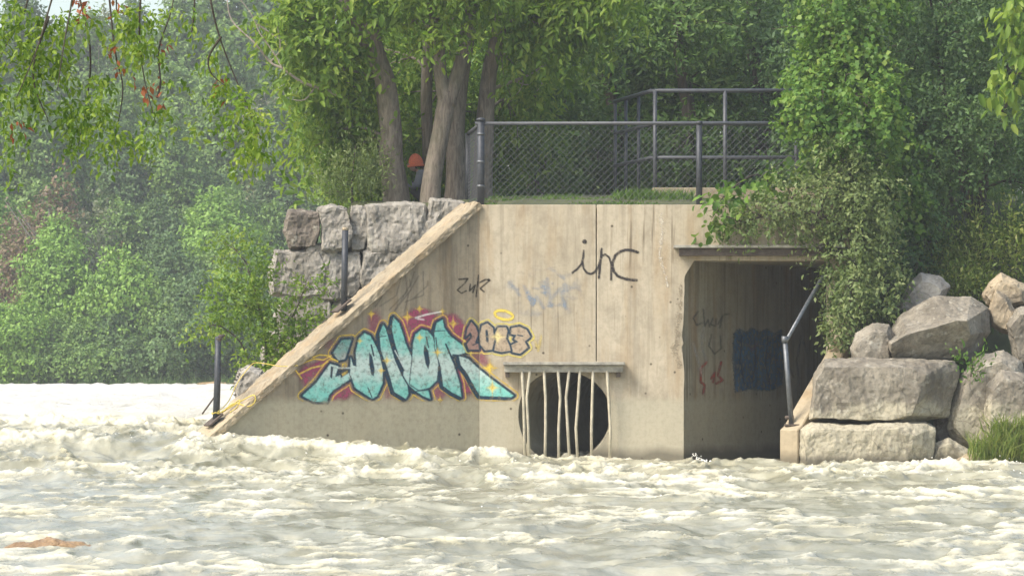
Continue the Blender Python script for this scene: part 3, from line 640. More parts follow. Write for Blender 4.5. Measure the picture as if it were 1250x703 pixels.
# ------------------------------------------------------------------ bar grate over the culvert
GR = empty('bar_grate', P(688, 445, 49.9), 'bent vertical bar grate hanging from a ledge over the round culvert', 'grate')
gx0, gx1 = fp(614, 0).x, fp(762, 0).x
box('header_cap', ((gx0 + gx1) / 2, 49.89, fp(0, 443.5).z), ((gx1 - gx0) / 2, 0.12, 0.022), M['beam'], GR, bevel=0.006)
box('header_beam', ((gx0 + gx1) / 2, 49.92, fp(0, 450).z), ((gx1 - gx0) / 2 - .02, 0.075, 0.05), M['beam'], GR, bevel=0.008)
for k, xx in enumerate((616, 758)): box('bracket', (fp(xx, 0).x + (.04 if k == 0 else -.04), 49.95, fp(0, 456).z), (0.03, 0.06, 0.05), M['rust'], GR)
for bx in ([637, 639, 640, 641], [647, 643, 645, 646], [664, 666, 666, 665], [681, 684, 682, 682], [695, 691, 693, 696], [708, 706, 703, 706], [724, 723, 722, 722], [741, 743, 745, 744]):
    pts = [P(x, y, 49.86) for x, y in zip(bx, (452, 485, 522, 575))]
    sm = [pts[0], pts[0].lerp(pts[1], .5), pts[1], pts[1].lerp(pts[2], .5) , pts[2], pts[3]]
    tube('bar', sm, 0.021, M['bar'], GR, 8)

# ------------------------------------------------------------------ fences and rails
FN = empty('chain_link_fence', P(587, 247, 50.2), 'dark chain link fence with pipe posts along the wall top', 'fence')
def fpt(x, y): return P(x, y, 50.2)
zt = fpt(0, 151).z; zb = 3.68
def post(px, y0, r, name='post', Y=50.2):
    a = P(px, y0, Y); bq = Vector((a.x, a.y, zb - .06))
    o = tube(name, [bq, a], r, M['darkpipe'], FN, 12)
    tube('post_cap', [a - Vector((0, 0, .01)), a + Vector((0, 0, .025)), a + Vector((0, 0, .04))], [r * 1.25, r * 1.2, r * .3], M['darkpipe'], o, 12)
    return o
CPOST = post(587, 147, 0.052); post(853.5, 151, 0.044); post(1038, 151, 0.044)
tube('top_rail', [fpt(580, 151), fpt(853, 150.5), fpt(1038, 150.5)], 0.026, M['rail'], FN, 10)
retA = Vector((fpt(587, 0).x, 50.2, 0)); retB = Vector((P(571, 0, 53.2).x, 53.2, 0))
tube('top_rail', [at_z(retA, zt), at_z(retB, zt + .05)], 0.026, M['rail'], FN, 10)
tube('post', [at_z(retB, 3.8), at_z(retB, zt + .06)], 0.04, M['darkpipe'], FN, 10)
for zz in (4.0, 4.35, 4.75): tube('clamp', [at_z(retA, zz) , at_z(retA, zz + 0.03)], 0.06, M['galv'], CPOST, 12)
def chain(a, bq, z0, z1, pitch=0.10, r=0.0019):
    L_ = (bq - a).length; d = (bq - a) / L_; H = z1 - z0; bm = bmesh.new(); n = Vector((d.y, -d.x, 0))
    for sgn in (1, -1):
        k = -H
        while k < L_:
            s0, s1 = max(0, k), min(L_, k + H)
            if s1 - s0 > 0.02:
                h0, h1 = s0 - k, s1 - k
                if sgn < 0: h0, h1 = H - h0, H - h1
                p0 = a + d * s0 + n * (0.003 * sgn); p1 = a + d * s1 + n * (0.003 * sgn)
                tube_into(bm, [(p0.x, p0.y, z0 + h0), (p1.x, p1.y, z0 + h1)], [r, r], 3, cap=False)
            k += pitch
    return bm_obj('chain_link_mesh', bm, M['wire'], FN)
chain(retA, Vector((fpt(1038, 0).x, 50.2, 0)), zb, zt); chain(retA, retB, zb + .1, zt)

RL = empty('guard_railing', P(800, 235, 53), 'grey three rail guard railing bending round behind the fence', 'railing')
def gz(y): return CZ + (HY - y) * 53 / F
gl = [(P(750, 0, 55.2).x, 55.2), (P(799, 0, 53).x, 53), (P(1015, 0, 53).x, 53)]
for y in (111, 151.5, 192.5):
    pts = [Vector((gl[0][0], gl[0][1], gz(y))), Vector((gl[1][0] - .06, gl[1][1] + .1, gz(y))), Vector((gl[1][0] + .08, gl[1][1], gz(y) )), Vector((gl[2][0], gl[2][1], gz(y)))]
    tube('rail', pts, 0.032 if y < 120 else 0.028, M['rail'], RL, 10)
for px, Y in ((751, 55.15), (764, 54.6), (779.5, 53.9), (799.5, 53.0), (885, 53.0), (972, 53.0)):
    x = P(px, 0, Y).x; tube('post', [(x, Y, 3.75), (x, Y, gz(111))], 0.032 if px > 790 else 0.026, M['rail'], RL, 10)
KB = Vector((P(800, 0, 52.7).x, 52.7, 0))
kb = box('concrete_kerb', (KB.x + 2.0, 52.6, 3.97), (2.05, 0.14, 0.14), M['coping'], None, bevel=0.02)
tag(kb, 'low pale concrete kerb in grass below the guard railing', 'kerb')

WPST = empty('railing_post', wp(423, 378), 'short dark pipe post with pale cap bolted halfway up sloping coping', 'post')
def on_cope(x, y): return wp(x, y) - WN * 0.28
p0 = on_cope(429, 377); p1 = p0 + Vector((0.02, 0, 1.12)); 
tube('pipe', [p0 - Vector((0, 0, .03)), p1], 0.045, M['darkpipe'], WPST, 12)
tube('cap', [p1, p1 + Vector((0, 0, .04))], [.047, .04], M['coping'], WPST, 12)
box('base_plate', p0 + sl_up * 0.06, (0.14, 0.12, 0.012), M['rust'], WPST, (sl_dir, WN, sl_up))
WP2 = empty('leaning_post', wp(263, 515), 'dark pipe post with broken bracket at the coping tip', 'post')
p0 = on_cope(272, 516); p1 = p0 + Vector((0.03, 0, 1.20))
tube('pipe', [p0 - Vector((0, 0, .06)), p0.lerp(p1, .5) + Vector((.008, 0, 0)), p1], [.05, .045, .042], M['darkpipe'], WP2, 12, 0.1)
tube('broken_bracket', [p1 + Vector((0, 0, -.05)), p1 + Vector((0.04, 0, .0)), p1 + Vector((0.09, .03, .02))], [.05, .035, .015], M['rust'], WP2, 8)
tube('brace', [p0 + Vector((0.01, .02, .4)), p0 + Vector((-.2, .12, .12))], [.012, .012], M['rust'], WP2, 6)
box('base_plate', p0 + sl_up * 0.05, (0.13, 0.12, 0.012), M['rust'], WP2, (sl_dir, WN, sl_up))
# yellow rope tied round the leaning post
def curve_pts(pts, n=6):
    pts = [Vector(p) for p in pts]; o_ = []
    for i in range(len(pts) - 1):
        a, b2 = pts[max(i - 1, 0)], pts[i]; c, d = pts[i + 1], pts[min(i + 2, len(pts) - 1)]
        for k in range(n):
            t = k / n; o_.append(0.5 * ((2 * b2) + (c - a) * t + (2 * a - 5 * b2 + 4 * c - d) * t * t + (3 * b2 - a - 3 * c + d) * t ** 3))
    return o_ + [pts[-1]]
RP = empty('yellow_rope', p0, 'yellow rope tied to the leaning post and trailing along coping', 'rope')
pr = p0 + Vector((0, 0, .13))
tube('loop', [pr + Vector((.056 * math.cos(a), .056 * math.sin(a), .01 * math.sin(3 * a))) for a in np.linspace(0, 2 * math.pi, 20)], 0.008, M['rope'], RP, 6)
def cop(x, y, l=0.02): return wp(x, y, l)
tube('strand', curve_pts([pr + Vector((.03, -.05, 0)), cop(286, 498, -.2), cop(300, 488, -.1), cop(308, 482, .06), cop(309, 490, .07), cop(301, 496, .06), cop(290, 492, -.1), cop(281, 500, -.2), cop(276, 508, -.25)]), 0.008, M['rope'], RP, 6)
tube('strand', curve_pts([pr + Vector((.03, -.05, .02)), cop(288, 490, -.3), cop(305, 468, -.5), cop(318, 452, -.55), cop(326, 443, -.5), cop(334, 444, -.3), cop(345, 447, -.05), cop(362, 446, .06)]), 0.006, M['rope'], RP, 6)
tube('strand', curve_pts([cop(283, 502, -.3), cop(292, 494, -.25), cop(299, 488, -.2), cop(294, 497, -.15), cop(284, 503, -.1)]), 0.008, M['rope'], RP, 6)

TRL = empty('tunnel_handrail', P(965, 520, 48.2), 'grey pipe handrail with bent post on low wall beside tunnel', 'handrail')
q0 = SW0 - TDIR * 1.98 - sn * 0.1; q0 = Vector((q0.x, q0.y, 0.60)); q1 = P(958, 413, q0.y)
tube('post', [q0, q0.lerp(q1, .5), q1], 0.036, M['galv'], TRL, 10)
tube('post_collar', [q1 + Vector((0, 0, -.06)), q1 + Vector((0, 0, .03))], 0.046, M['galv'], TRL, 10)
tube('rail', [q1 + Vector((.03, 0.02, -.02)), P(985, 371, 49.0), P(1012, 325, 49.9)], 0.028, M['galv'], TRL, 10)
box('base_plate', q0 + Vector((0, 0, .01)), (.1, .09, .012), M['rust'], TRL)
tube('clamp', [q0 + Vector((-.09, 0, .11)), q0 + Vector((.03, 0, .12))], .025, M['rust'], TRL, 8)

# ------------------------------------------------------------------ boulders and stacked blocks
def rock(name, label, cat, sil, front, Y, depth, mat, group=None, d1=0.25, seed=1.0, rough=0.036, cell=0.06, round_=0.22, freq=2.6):
    bm = bmesh.new(); c = Vector((sum(p[0] for p in sil) / len(sil), 0, sum(p[1] for p in sil) / len(sil)))
    r0 = [bm.verts.new(P(p[0], p[1], Y + (p[2] if len(p) > 2 else 0))) for p in front]; r1 = [bm.verts.new(P(x, y, Y + d1)) for x, y in sil]
    r2 = [bm.verts.new(P(c.x + (x - c.x) * .93, c.z + (y - c.z) * .96 if y > c.z else c.z + (y - c.z) * .90, Y + depth)) for x, y in sil]
    n = len(sil)
    for a, b2 in ((r0, r1), (r1, r2)):
        for i in range(n): bm.faces.new((a[i], a[(i + 1) % n], b2[(i + 1) % n], b2[i]))
    bm.faces.new(r0); bm.faces.new(r2[::-1])
    bmesh.ops.triangulate(bm, faces=bm.faces); refine(bm, cell, 7)
    bmesh.ops.smooth_vert(bm, verts=bm.verts, factor=round_, use_axis_x=True, use_axis_y=True, use_axis_z=True)
    bmesh.ops.recalc_face_normals(bm, faces=bm.faces)
    roughen(bm, rough, freq * .8, seed, 3); roughen(bm, rough * 0.35, freq * 2.2, seed + 4, 3, True); roughen(bm, rough * 0.25, freq * 6, seed + 8, 3)
    o = bm_obj(name, bm, mat)
    return tag(o, label, cat, group)
G1 = 'boulders piled beside the tunnel'
rock('boulder', 'long flat topped boulder resting on the lowest riverside slab', 'boulder', [(994, 457), (1006, 440), (1060, 437), (1166, 440), (1171, 452), (1157, 508), (1120, 515), (1010, 512), (986, 512)], [(996, 464), (1006, 448), (1060, 447), (1112, 449), (1130, 458), (1112, 506), (1085, 513), (1015, 511), (992, 510)], 47.8, 1.9, M['boulder'], G1, 0.55, 1.0)
rock('boulder', 'lowest pale slab boulder with wet foot in the river', 'boulder', [(976, 524), (990, 516), (1060, 518), (1130, 516), (1142, 522), (1140, 560), (1120, 585), (1000, 585), (974, 580)], [(984, 532), (994, 524), (1060, 526), (1096, 524), (1116, 532), (1110, 560), (1095, 583), (1005, 583), (982, 578)], 47.65, 1.6, M['boulder'], G1, 0.2, 2.0)
rock('boulder', 'largest pale slant topped boulder at the top of the pile', 'boulder', [(1082, 410), (1098, 385), (1140, 362), (1185, 364), (1206, 376), (1208, 405), (1190, 440), (1130, 443), (1085, 440)], [(1088, 420), (1108, 408), (1140, 400), (1165, 392), (1180, 392), (1184, 408, .2), (1170, 436, .45), (1130, 441, .4), (1090, 439, .3)], 48.2, 2.0, M['boulder'], G1, 0.95, 3.0)
rock('boulder', 'small rounded boulder wedged left of the largest boulder', 'boulder', [(1039, 425), (1046, 408), (1066, 396), (1086, 396), (1094, 412), (1092, 440), (1064, 443), (1040, 441)], [(1045, 428), (1052, 414), (1068, 405), (1082, 406), (1086, 416), (1084, 437), (1064, 440), (1046, 438)], 48.45, 1.0, M['boulder'], G1, 0.25, 4.0)
rock('boulder', 'tall rounded grey boulder behind the tall grass', 'boulder', [(1160, 500), (1170, 462), (1195, 436), (1225, 428), (1248, 440), (1256, 500), (1250, 545), (1205, 552), (1170, 545), (1158, 525)], [(1170, 505), (1180, 470), (1200, 448), (1222, 442), (1238, 452), (1244, 500), (1236, 540), (1205, 546), (1178, 538), (1168, 522)], 48.2, 1.4, M['boulder'], G1, 0.3, 5.0)
rock('boulder', 'pale boulder leaning on the tall rounded boulder, above the grass', 'boulder', [(1205, 470), (1222, 452), (1250, 455), (1275, 470), (1280, 530), (1260, 560), (1215, 560), (1200, 520)], [(1212, 476), (1226, 462), (1248, 465), (1268, 478), (1270, 526), (1252, 552), (1220, 552), (1208, 516)], 47.85, 1.1, M['boulder'], G1, 0.25, 6.0)
rock('boulder', 'upright grey boulder below the tan stones on the slope', 'boulder', [(1228, 395), (1240, 375), (1275, 370), (1300, 395), (1300, 450), (1262, 462), (1240, 448)], [(1234, 400), (1246, 385), (1272, 382), (1290, 400), (1290, 445), (1262, 452), (1244, 440)], 48.8, 1.2, M['boulder'], G1, 0.3, 7.0)
rock('boulder', 'dark slanting stone above the largest boulder under the shrub', 'boulder', [(1092, 380), (1110, 345), (1124, 333), (1146, 338), (1160, 350), (1152, 372), (1110, 384)], [(1099, 378), (1116, 352), (1126, 342), (1140, 346), (1150, 354), (1142, 370), (1112, 380)], 49.9, 1.0, M['block'], G1, 0.25, 8.0)
rock('boulder', 'tan angular stone lying on top of the slope', 'boulder', [(1198, 360), (1208, 345), (1222, 333), (1240, 342), (1256, 350), (1256, 372), (1230, 378), (1205, 372)], [(1204, 360), (1213, 350), (1224, 342), (1238, 348), (1248, 356), (1248, 368), (1230, 372), (1210, 368)], 49.8, 0.9, M['tan_rock'], G1, 0.2, 9.0)
rock('boulder', 'tan wedge stone tipped on end beside the largest boulder', 'boulder', [(1207, 380), (1216, 352), (1228, 358), (1242, 385), (1238, 410), (1222, 405), (1210, 398)], [(1212, 380), (1218, 362), (1227, 367), (1236, 386), (1233, 402), (1222, 399), (1214, 393)], 49.2, 0.8, M['tan_rock'], G1, 0.15, 10.0)
rock('boulder', 'small wet stone at the water beside the lowest slab', 'boulder', [(1133, 560), (1142, 540), (1158, 534), (1178, 548), (1196, 556), (1192, 572), (1150, 575), (1134, 574)], [(1139, 560), (1147, 547), (1158, 542), (1172, 551), (1186, 559), (1184, 570), (1152, 572), (1140, 571)], 47.9, 0.5, M['boulder'], G1, 0.12, 11.0)
rock('boulder', 'dark stone filling the gap behind the long boulder', 'boulder', [(1140, 500), (1156, 490), (1176, 500), (1178, 540), (1150, 545), (1138, 530)], [(1144, 505), (1156, 497), (1170, 505), (1172, 535), (1150, 540), (1142, 528)], 48.8, 0.8, M['block'], G1, 0.15, 12.0)
rock('boulder', 'flat wet stone awash at the foot of the tall grass', 'boulder', [(1165, 560), (1180, 553), (1200, 555), (1206, 562), (1195, 572), (1170, 572)], [(1169, 562), (1182, 558), (1198, 559), (1202, 564), (1194, 570), (1172, 570)], 47.7, 0.4, M['tan_rock'], G1, 0.1, 13.0)
G2 = 'squared stones of the dry stacked wall'
YB = 51.9
def blk(x0, y0, x1, y1, label, seed, Y=YB, mat='block', depth=0.9, jit=4):
    x0 -= 0.5; x1 += 0.5; y1 += 1.5
    r = random.Random(seed); q = lambda x, y: (x + r.uniform(-jit, jit), y + r.uniform(-jit * .6, jit * .6))
    xm, ym = (x0 + x1) / 2, (y0 + y1) / 2
    sil = [q(x0, ym), q(x0 + 4, y0 + 2), q(xm, y0), q(x1 - 4, y0 + 2), q(x1, ym), q(x1 - 3, y1 - 2), q(xm, y1), q(x0 + 3, y1 - 2)]
    fr = [(xm + (x - xm) * .91 + 1, ym + (y - ym) * .90) for x, y in sil]
    return rock('wall_stone', label, 'stone', sil, fr, Y, depth, M[mat], G2, 0.10, seed, 0.05, 0.06, 0.25, 3.2)
blk(349, 256, 391, 305, 'dark squarish stone at the free end of the top course', 21, YB - .02, 'block_dark')
blk(389, 252, 426, 304, 'brownish stone second from the free end of the top course', 22, YB - .06)
blk(424, 250, 449, 308, 'narrow smooth grey stone in the top course', 23, YB + .05, jit=2)
blk(444, 246, 526, 312, 'widest pale stone of the top course below the leaning trunk', 24, YB)
blk(520, 243, 572, 296, 'pale stone of the top course wedged against the concrete coping', 25, YB - .05)
blk(372, 298, 412, 316, 'thin dark slab packed between the two courses', 26, YB + .05, depth=.6, jit=2)
blk(328, 304, 396, 362, 'broad pale stone at the free end of the second course', 27, YB + .02)
blk(390, 306, 444, 366, 'blocky stone in the second course behind short post', 28, YB + .05)
blk(438, 306, 506, 368, 'pale stone in the second course beside the sloping coping', 29, YB)
blk(490, 288, 545, 352, 'half hidden stone of the second course under the coping', 30, YB + .05)
blk(340, 356, 408, 416, 'mossy stone of the third course behind the shrub', 31, YB + .08)
blk(402, 360, 462, 418, 'grey stone of the third course behind the coping', 32, YB + .1)
blk(356, 410, 420, 470, 'lowest stone of the stacked wall above the coping', 33, YB + .12)
blk(318, 404, 362, 462, 'weathered stone low at the free end of the stacked wall', 34, YB + .15)
rock('boulder', 'small pitted stone behind the coping near the rope', 'boulder', [(284, 470), (290, 452), (304, 444), (320, 452), (330, 475), (326, 500), (296, 502), (285, 490)], [(290, 470), (295, 457), (305, 451), (316, 457), (323, 475), (320, 492), (298, 494), (290, 486)], 49.6, 0.6, M['block'], None, 0.15, 15.0, 0.05)
rock('submerged_rock', 'reddish brown rock just breaking the foreground water', 'rock', [(4, 672), (20, 663), (60, 659), (100, 663), (124, 671), (118, 690), (60, 696), (10, 690)], [(12, 675), (26, 668), (60, 665), (96, 668), (114, 675), (110, 690), (60, 694), (18, 688)], 27.0, 0.5, M['red_rock'], None, 0.1, 16.0, 0.03, 0.03, 0.4, 4.0)
lg = tube('driftwood_log', [P(135, 531, 52.4), P(165, 527, 52.2), P(200, 524, 52), P(236, 523, 51.5)], [0.03, 0.05, 0.055, 0.04], M['wetlog'], None, 10, 0.4)
tag(lg, 'reddish wet log lying in foam off the coping tip', 'log')
lg = tube('driftwood_log', [P(228, 471.5, 147), P(262, 469.5, 146.6), P(300, 471, 147.2)], [0.10, 0.13, 0.08], M['wetlog'], None, 8, 0.4)
tag(lg, 'brown driftwood log stranded along the far waterline', 'log')

# ------------------------------------------------------------------ vegetation
def leaves_np(rng, clusters, size, per=8, twig=0.35, aspect=0.5, droop=0.25, shell=0.45, var=0.35, lobed=False, outw=0.6):
    """clusters: (centre, radii, n_twigs). Returns leaf quads: leaves set along short twigs"""
    out = []
    for c, r, n in clusters:
        d = rng.normal(size=(n, 3)); d /= np.linalg.norm(d, axis=1)[:, None] + 1e-9
        ph = rng.random(3) * 6
        lump = 1 + 0.22 * np.sin(3.1 * d[:, 0] + ph[0] + 2 * d[:, 2]) * np.sin(2.7 * d[:, 2] + ph[1]) + 0.18 * np.sin(5 * d[:, 0] + 4 * d[:, 1] + ph[2])
        rad = (shell + (1 - shell) * rng.random(n) ** 0.6) * lump
        p = np.asarray(c) + d * rad[:, None] * np.asarray(r)
        td = d * np.array((1, 1, 0.55)) + rng.normal(size=(n, 3)) * 0.55; td[:, 2] -= droop; td /= np.linalg.norm(td, axis=1)[:, None]
        t = np.linspace(0, 1, per)[None, :, None]
        base = p[:, None, :] + td[:, None, :] * t * twig * (0.6 + 0.8 * rng.random((n, 1, 1))); base[:, :, 2] -= (t[:, :, 0] ** 2) * twig * droop
        base = base + rng.normal(size=base.shape) * size * 0.35
        ld = td[:, None, :] * 0.5 + rng.normal(size=base.shape) * 0.75; ld[:, :, 2] -= droop * 1.2
        ld /= np.linalg.norm(ld, axis=2)[:, :, None]
        up = rng.normal(size=base.shape) * 0.5 + np.array((-0.1, -0.2, 0.8)) + d[:, None, :] * outw; sd = np.cross(ld, up); sd /= np.linalg.norm(sd, axis=2)[:, :, None] + 1e-9
        nn = np.cross(sd, ld)
        s = size * (1 - var + 2 * var * rng.random(base.shape[:2]))[:, :, None]
        mid = base + ld * s * 0.45
        if lobed:
            fl = nn * s * 0.12; tip = base + ld * s - nn * s * 0.10; q1 = base + ld * s * 0.22; q2 = base + ld * s * 0.66; w1 = sd * s * aspect * 0.42; w2 = sd * s * aspect * 0.40
            L_ = np.stack([base, q1 + w1 + fl, q2 + w2 + fl * .6, tip, q2 - w2 + fl * .6, q1 - w1 + fl], 2).reshape(-1, 6, 3); out.append(L_); continue
        a = base; b_ = mid + sd * s * aspect * 0.5 + nn * s * 0.10; tip = base + ld * s - nn * s * 0.08; e = mid - sd * s * aspect * 0.5 + nn * s * 0.10
        out.append(np.stack([a, b_, tip, e], 2).reshape(-1, 4, 3))
    return np.concatenate(out)
def leaf_mesh(name, q):
    if q.shape[1] == 6:
        i = np.arange(len(q))[:, None] * 6
        return np_mesh(name, q.reshape(-1, 3), np.concatenate([i + np.array([[0, 1, 2, 3]]), i + np.array([[0, 3, 4, 5]])]))
    return np_mesh(name, q.reshape(-1, 3), np.arange(len(q) * 4).reshape(-1, 4))
def limb_path(a, b_, r, sag=0.15):
    a, b_ = Vector(a), Vector(b_); m_ = a.lerp(b_, .5) + Vector((r.uniform(-.1, .1), r.uniform(-.1, .1), sag * (b_ - a).length)); return curve_pts([a, m_, b_], 4)
def tree(name, label, cat, base, trunks, clusters, leafm, barkm, seed, size, per=8, twig=0.35, aspect=0.5, droop=0.25, shell=0.4, group=None, limbs=True, limb_r=0.03, extra=None):
    root = empty(name, base, label, cat, group); r = random.Random(seed); rng = np.random.default_rng(seed)
    tips = []
    for pts, rad in trunks:
        cp = curve_pts(pts, 5); n = len(cp); rr = [np.interp(i / (n - 1), np.linspace(0, 1, len(rad)), rad) for i in range(n)]
        tube('trunk', cp, rr, M[barkm], root, 12, 0.16); tips += [Vector(p) for p in cp[n // 3:]]
    if limbs:
        for c, rd, n in clusters:
            bm = bmesh.new(); c = Vector(c); t = min(tips, key=lambda q: (q - c).length + max(0, q.z - c.z) * 1.5)
            lp = limb_path(t, c, r); tube_into(bm, lp, list(np.linspace(limb_r, limb_r * .35, len(lp))), 6, 0.2)
            for _ in range(4):
                e = c + Vector((r.gauss(0, .5) * rd[0], r.gauss(0, .5) * rd[1], r.gauss(0, .5) * rd[2])); lp2 = limb_path(lp[len(lp) // 2], e, r, .1)
                tube_into(bm, lp2, list(np.linspace(limb_r * .5, limb_r * .12, len(lp2))), 5)
            bm_obj('limb', bm, M[barkm], root, True)
    link('crown', leaf_mesh('crown', leaves_np(rng, clusters, size, per, twig, aspect, droop, shell, .5, size > 0.08)), M[leafm], root)
    return root
def cl(x, y, Y, rx, ry, n, rd=None):
    """cluster from picture position; radii in metres from pixel radii at that depth"""
    c = P(x, y, Y); s = Y / F
    return (tuple(c), (rx * s, rd if rd else max(rx, ry) * s * 0.9, ry * s), n)

# --- the group of trunks on the bank behind the stacked wall
GT = 'broadleaf trees on the bank behind the stacked wall'
tree('broadleaf_tree', 'broadleaf tree with thick leaning trunk above the widest wall stone', 'tree', P(489, 247, 53.6),
     [([P(485, 256, 53.6), P(483, 235, 53.6), P(479, 200, 53.6), P(477, 150, 53.5), P(470, 100, 53.4), P(459, 66, 53.3), P(450, 20, 53.3), P(444, -40, 53.3), P(440, -120, 53.2)], [.235, .205, .185, .165, .16, .14, .12, .10, .06]),
      ([P(466, 72, 53.35), P(448, 52, 53.3), P(430, 22, 53.2), P(412, -20, 53.1)], [.11, .12, .10, .06])],
     [cl(400, 40, 53.4, 68, 52, 190), cl(365, 30, 53.2, 42, 34, 90), cl(425, 120, 54.3, 52, 50, 150), cl(400, 170, 54.5, 38, 32, 90), cl(445, 190, 54.6, 42, 48, 120), cl(440, 0, 52.8, 46, 20, 70), cl(420, -50, 53.3, 100, 55, 130), cl(390, 95, 53.6, 40, 40, 80), cl(455, 215, 55.2, 50, 32, 80)],
     'leaf_bright', 'bark', 41, 0.125, 9, 0.42, 0.45, 0.4, .3, GT)
tree('broadleaf_tree', 'broadleaf tree with forked trunk beside the seated person', 'tree', P(527, 247, 53.2),
     [([P(526, 256, 53.2), P(527, 225, 53.2), P(535, 180, 53.2), P(543, 135, 53.2), P(546, 112, 53.2)], [.18, .15, .14, .135, .12]),
      ([P(544, 128, 53.2), P(538, 92, 53.15), P(536, 60, 53.1), P(528, 10, 53.0), P(520, -60, 53.0)], [.11, .10, .09, .08, .05]),
      ([P(546, 128, 53.2), P(558, 92, 53.2), P(566, 60, 53.2), P(574, 10, 53.2), P(585, -60, 53.2)], [.12, .11, .10, .09, .05])],
     [cl(515, -22, 52.6, 44, 28, 90), cl(588, -8, 52.5, 40, 24, 80), cl(545, -40, 52.4, 60, 26, 90), cl(550, -75, 53, 80, 46, 110), cl(500, 30, 52.7, 18, 16, 22), cl(556, 46, 52.5, 20, 12, 18), cl(528, 40, 52.6, 14, 10, 10)],
     'leaf_bright', 'bark', 42, 0.115, 9, 0.36, 0.42, 0.4, .3, GT)
tree('broadleaf_tree', 'broadleaf tree with stout mossy trunk right of the forked trunk', 'tree', P(557, 246, 53.8),
     [([P(558, 256, 53.8), P(558, 225, 53.8), P(555, 170, 53.8), P(557, 120, 53.8), P(566, 70, 53.8), P(577, 10, 53.8), P(590, -80, 53.8)], [.22, .18, .155, .15, .13, .10, .06])],
     [cl(635, 6, 54.2, 50, 34, 110), cl(640, -40, 54, 80, 55, 110), cl(520, 140, 55.8, 60, 60, 170), cl(570, 170, 56.2, 60, 60, 170), cl(490, 200, 56.3, 50, 45, 110)],
     'leaf_bright', 'bark', 43, 0.12, 9, 0.42, 0.45, 0.35, .3, GT)
tree('broadleaf_tree', 'broadleaf tree with slim trunk hidden behind the forked one', 'tree', P(523, 246, 54.6),
     [([P(523, 256, 54.6), P(523, 200, 54.6), P(521, 120, 54.6), P(524, 40, 54.6), P(532, -40, 54.6)], [.12, .10, .09, .085, .06])],
     [cl(520, -20, 55, 60, 50, 110), cl(470, 90, 56, 40, 50, 110), cl(525, 80, 56.4, 50, 60, 130)], 'leaf_bright', 'bark', 44, 0.12, 9, 0.4, 0.45, 0.35, .3, GT)
tree('broadleaf_tree', 'broadleaf tree with straight trunk behind the fence corner post', 'tree', P(590, 246, 54.0),
     [([P(587, 256, 54), P(590, 210, 54), P(593, 140, 54), P(597, 90, 54), P(607, 45, 54), P(618, -10, 54), P(630, -90, 54)], [.18, .15, .14, .125, .115, .10, .05])],
     [cl(660, 30, 53.6, 50, 40, 130), cl(700, 8, 53.4, 52, 30, 110), cl(640, 90, 55.5, 40, 50, 110), cl(740, -10, 53.2, 50, 26, 80), cl(690, -50, 53.5, 90, 45, 100), cl(625, 150, 56, 40, 50, 90)],
     'leaf_bright', 'bark', 45, 0.13, 9, 0.45, 0.40, 0.55, .3, GT)
# --- darker bushes and trees behind the fence
GM = 'dense dark trees behind the railings'
mids = [((650, 246), 58.5, [(650, 200, 60, 55), (640, 110, 50, 60), (700, 150, 55, 60), (610, 215, 36, 40), (690, 60, 60, 50), (660, 0, 60, 50)], 'dense green tree behind the plain stretch of fence', 'leaf_mid'),
        ((745, 244), 60.5, [(740, 190, 55, 60), (750, 100, 60, 60), (710, 215, 45, 40), (780, 40, 60, 50), (730, 10, 60, 45), (770, 150, 45, 55)], 'dense tree behind the bent end of the guard railing', 'leaf_dark'),
        ((835, 240), 59.5, [(830, 190, 55, 55), (840, 110, 60, 55), (800, 215, 50, 35), (830, 35, 65, 45), (870, 160, 45, 55), (850, -30, 80, 40)], 'dense tree behind the middle of the guard railing', 'leaf_mid'),
        ((925, 240), 61.0, [(920, 190, 55, 60), (930, 100, 60, 60), (900, 30, 60, 50), (960, 150, 55, 60), (980, 60, 60, 60), (940, -30, 90, 40)], 'dense tree behind guard railing beside the maple', 'leaf_dark'),
        ((560, 246), 61.5, [(560, 190, 70, 60), (500, 180, 50, 55), (560, 90, 70, 60), (480, 90, 45, 50), (620, 60, 60, 60), (600, 160, 60, 60), (540, 10, 90, 50)], 'leafy tree seen between the grey brown trunks', 'leaf_bright'),
        ((1010, 238), 57.5, [(1010, 200, 60, 60), (1060, 150, 60, 60), (1080, 60, 70, 60), (1010, 80, 60, 60), (1130, 120, 60, 70), (1180, 60, 70, 60), (1230, 120, 60, 70), (1200, 190, 60, 60)], 'dark tree filling the gap between maple and spreading shrub', 'leaf_dark')]
for k, (x, lab) in enumerate(((470, 'tall tree rising beyond the grey brown trunks'), (600, 'tall tree rising beyond the fence corner'), (720, 'tall tree rising behind the bent guard railing'), (840, 'tall tree rising behind the middle of the railing'), (960, 'tall tree rising behind the maple'), (1080, 'tall tree rising behind the dark shrub'), (1200, 'tall tree rising beyond the weeds'))):
    mids.append(((x, 242), 68 + 1.5 * (k % 2), [(x, 60, 90, 60), (x + 30, 160, 80, 60), (x - 40, 120, 70, 60), (x - 30, 10, 80, 50), (x + 50, 20, 70, 60), (x, 215, 90, 40), (x, -60, 90, 50)], lab, ('leaf_mid', 'leaf_dark')[k % 2] if k else 'leaf_bright'))
for k, (bp, Y, cs, lab, lm) in enumerate(mids):
    b0 = P(bp[0], bp[1], Y)
    tree('dense_tree', lab, 'tree', b0, [([b0 - Vector((0, 0, .3)), b0 + Vector((.1, 0, 1.2)), b0 + Vector((-.1, .2, 3)), b0 + Vector((.1, .3, 6))], [.16, .13, .10, .04])],
         [cl(x, y, Y + rnd.uniform(-1.1, 1.1), rx * 1.12, ry * 1.1, int(rx * ry / (15 if k < 6 else 30))) for x, y, rx, ry in cs], lm, 'darkbark', 60 + k, 0.105 if k < 6 else 0.19, 9, 0.34 if k < 6 else 0.5, 0.5, 0.15, .3, GM)
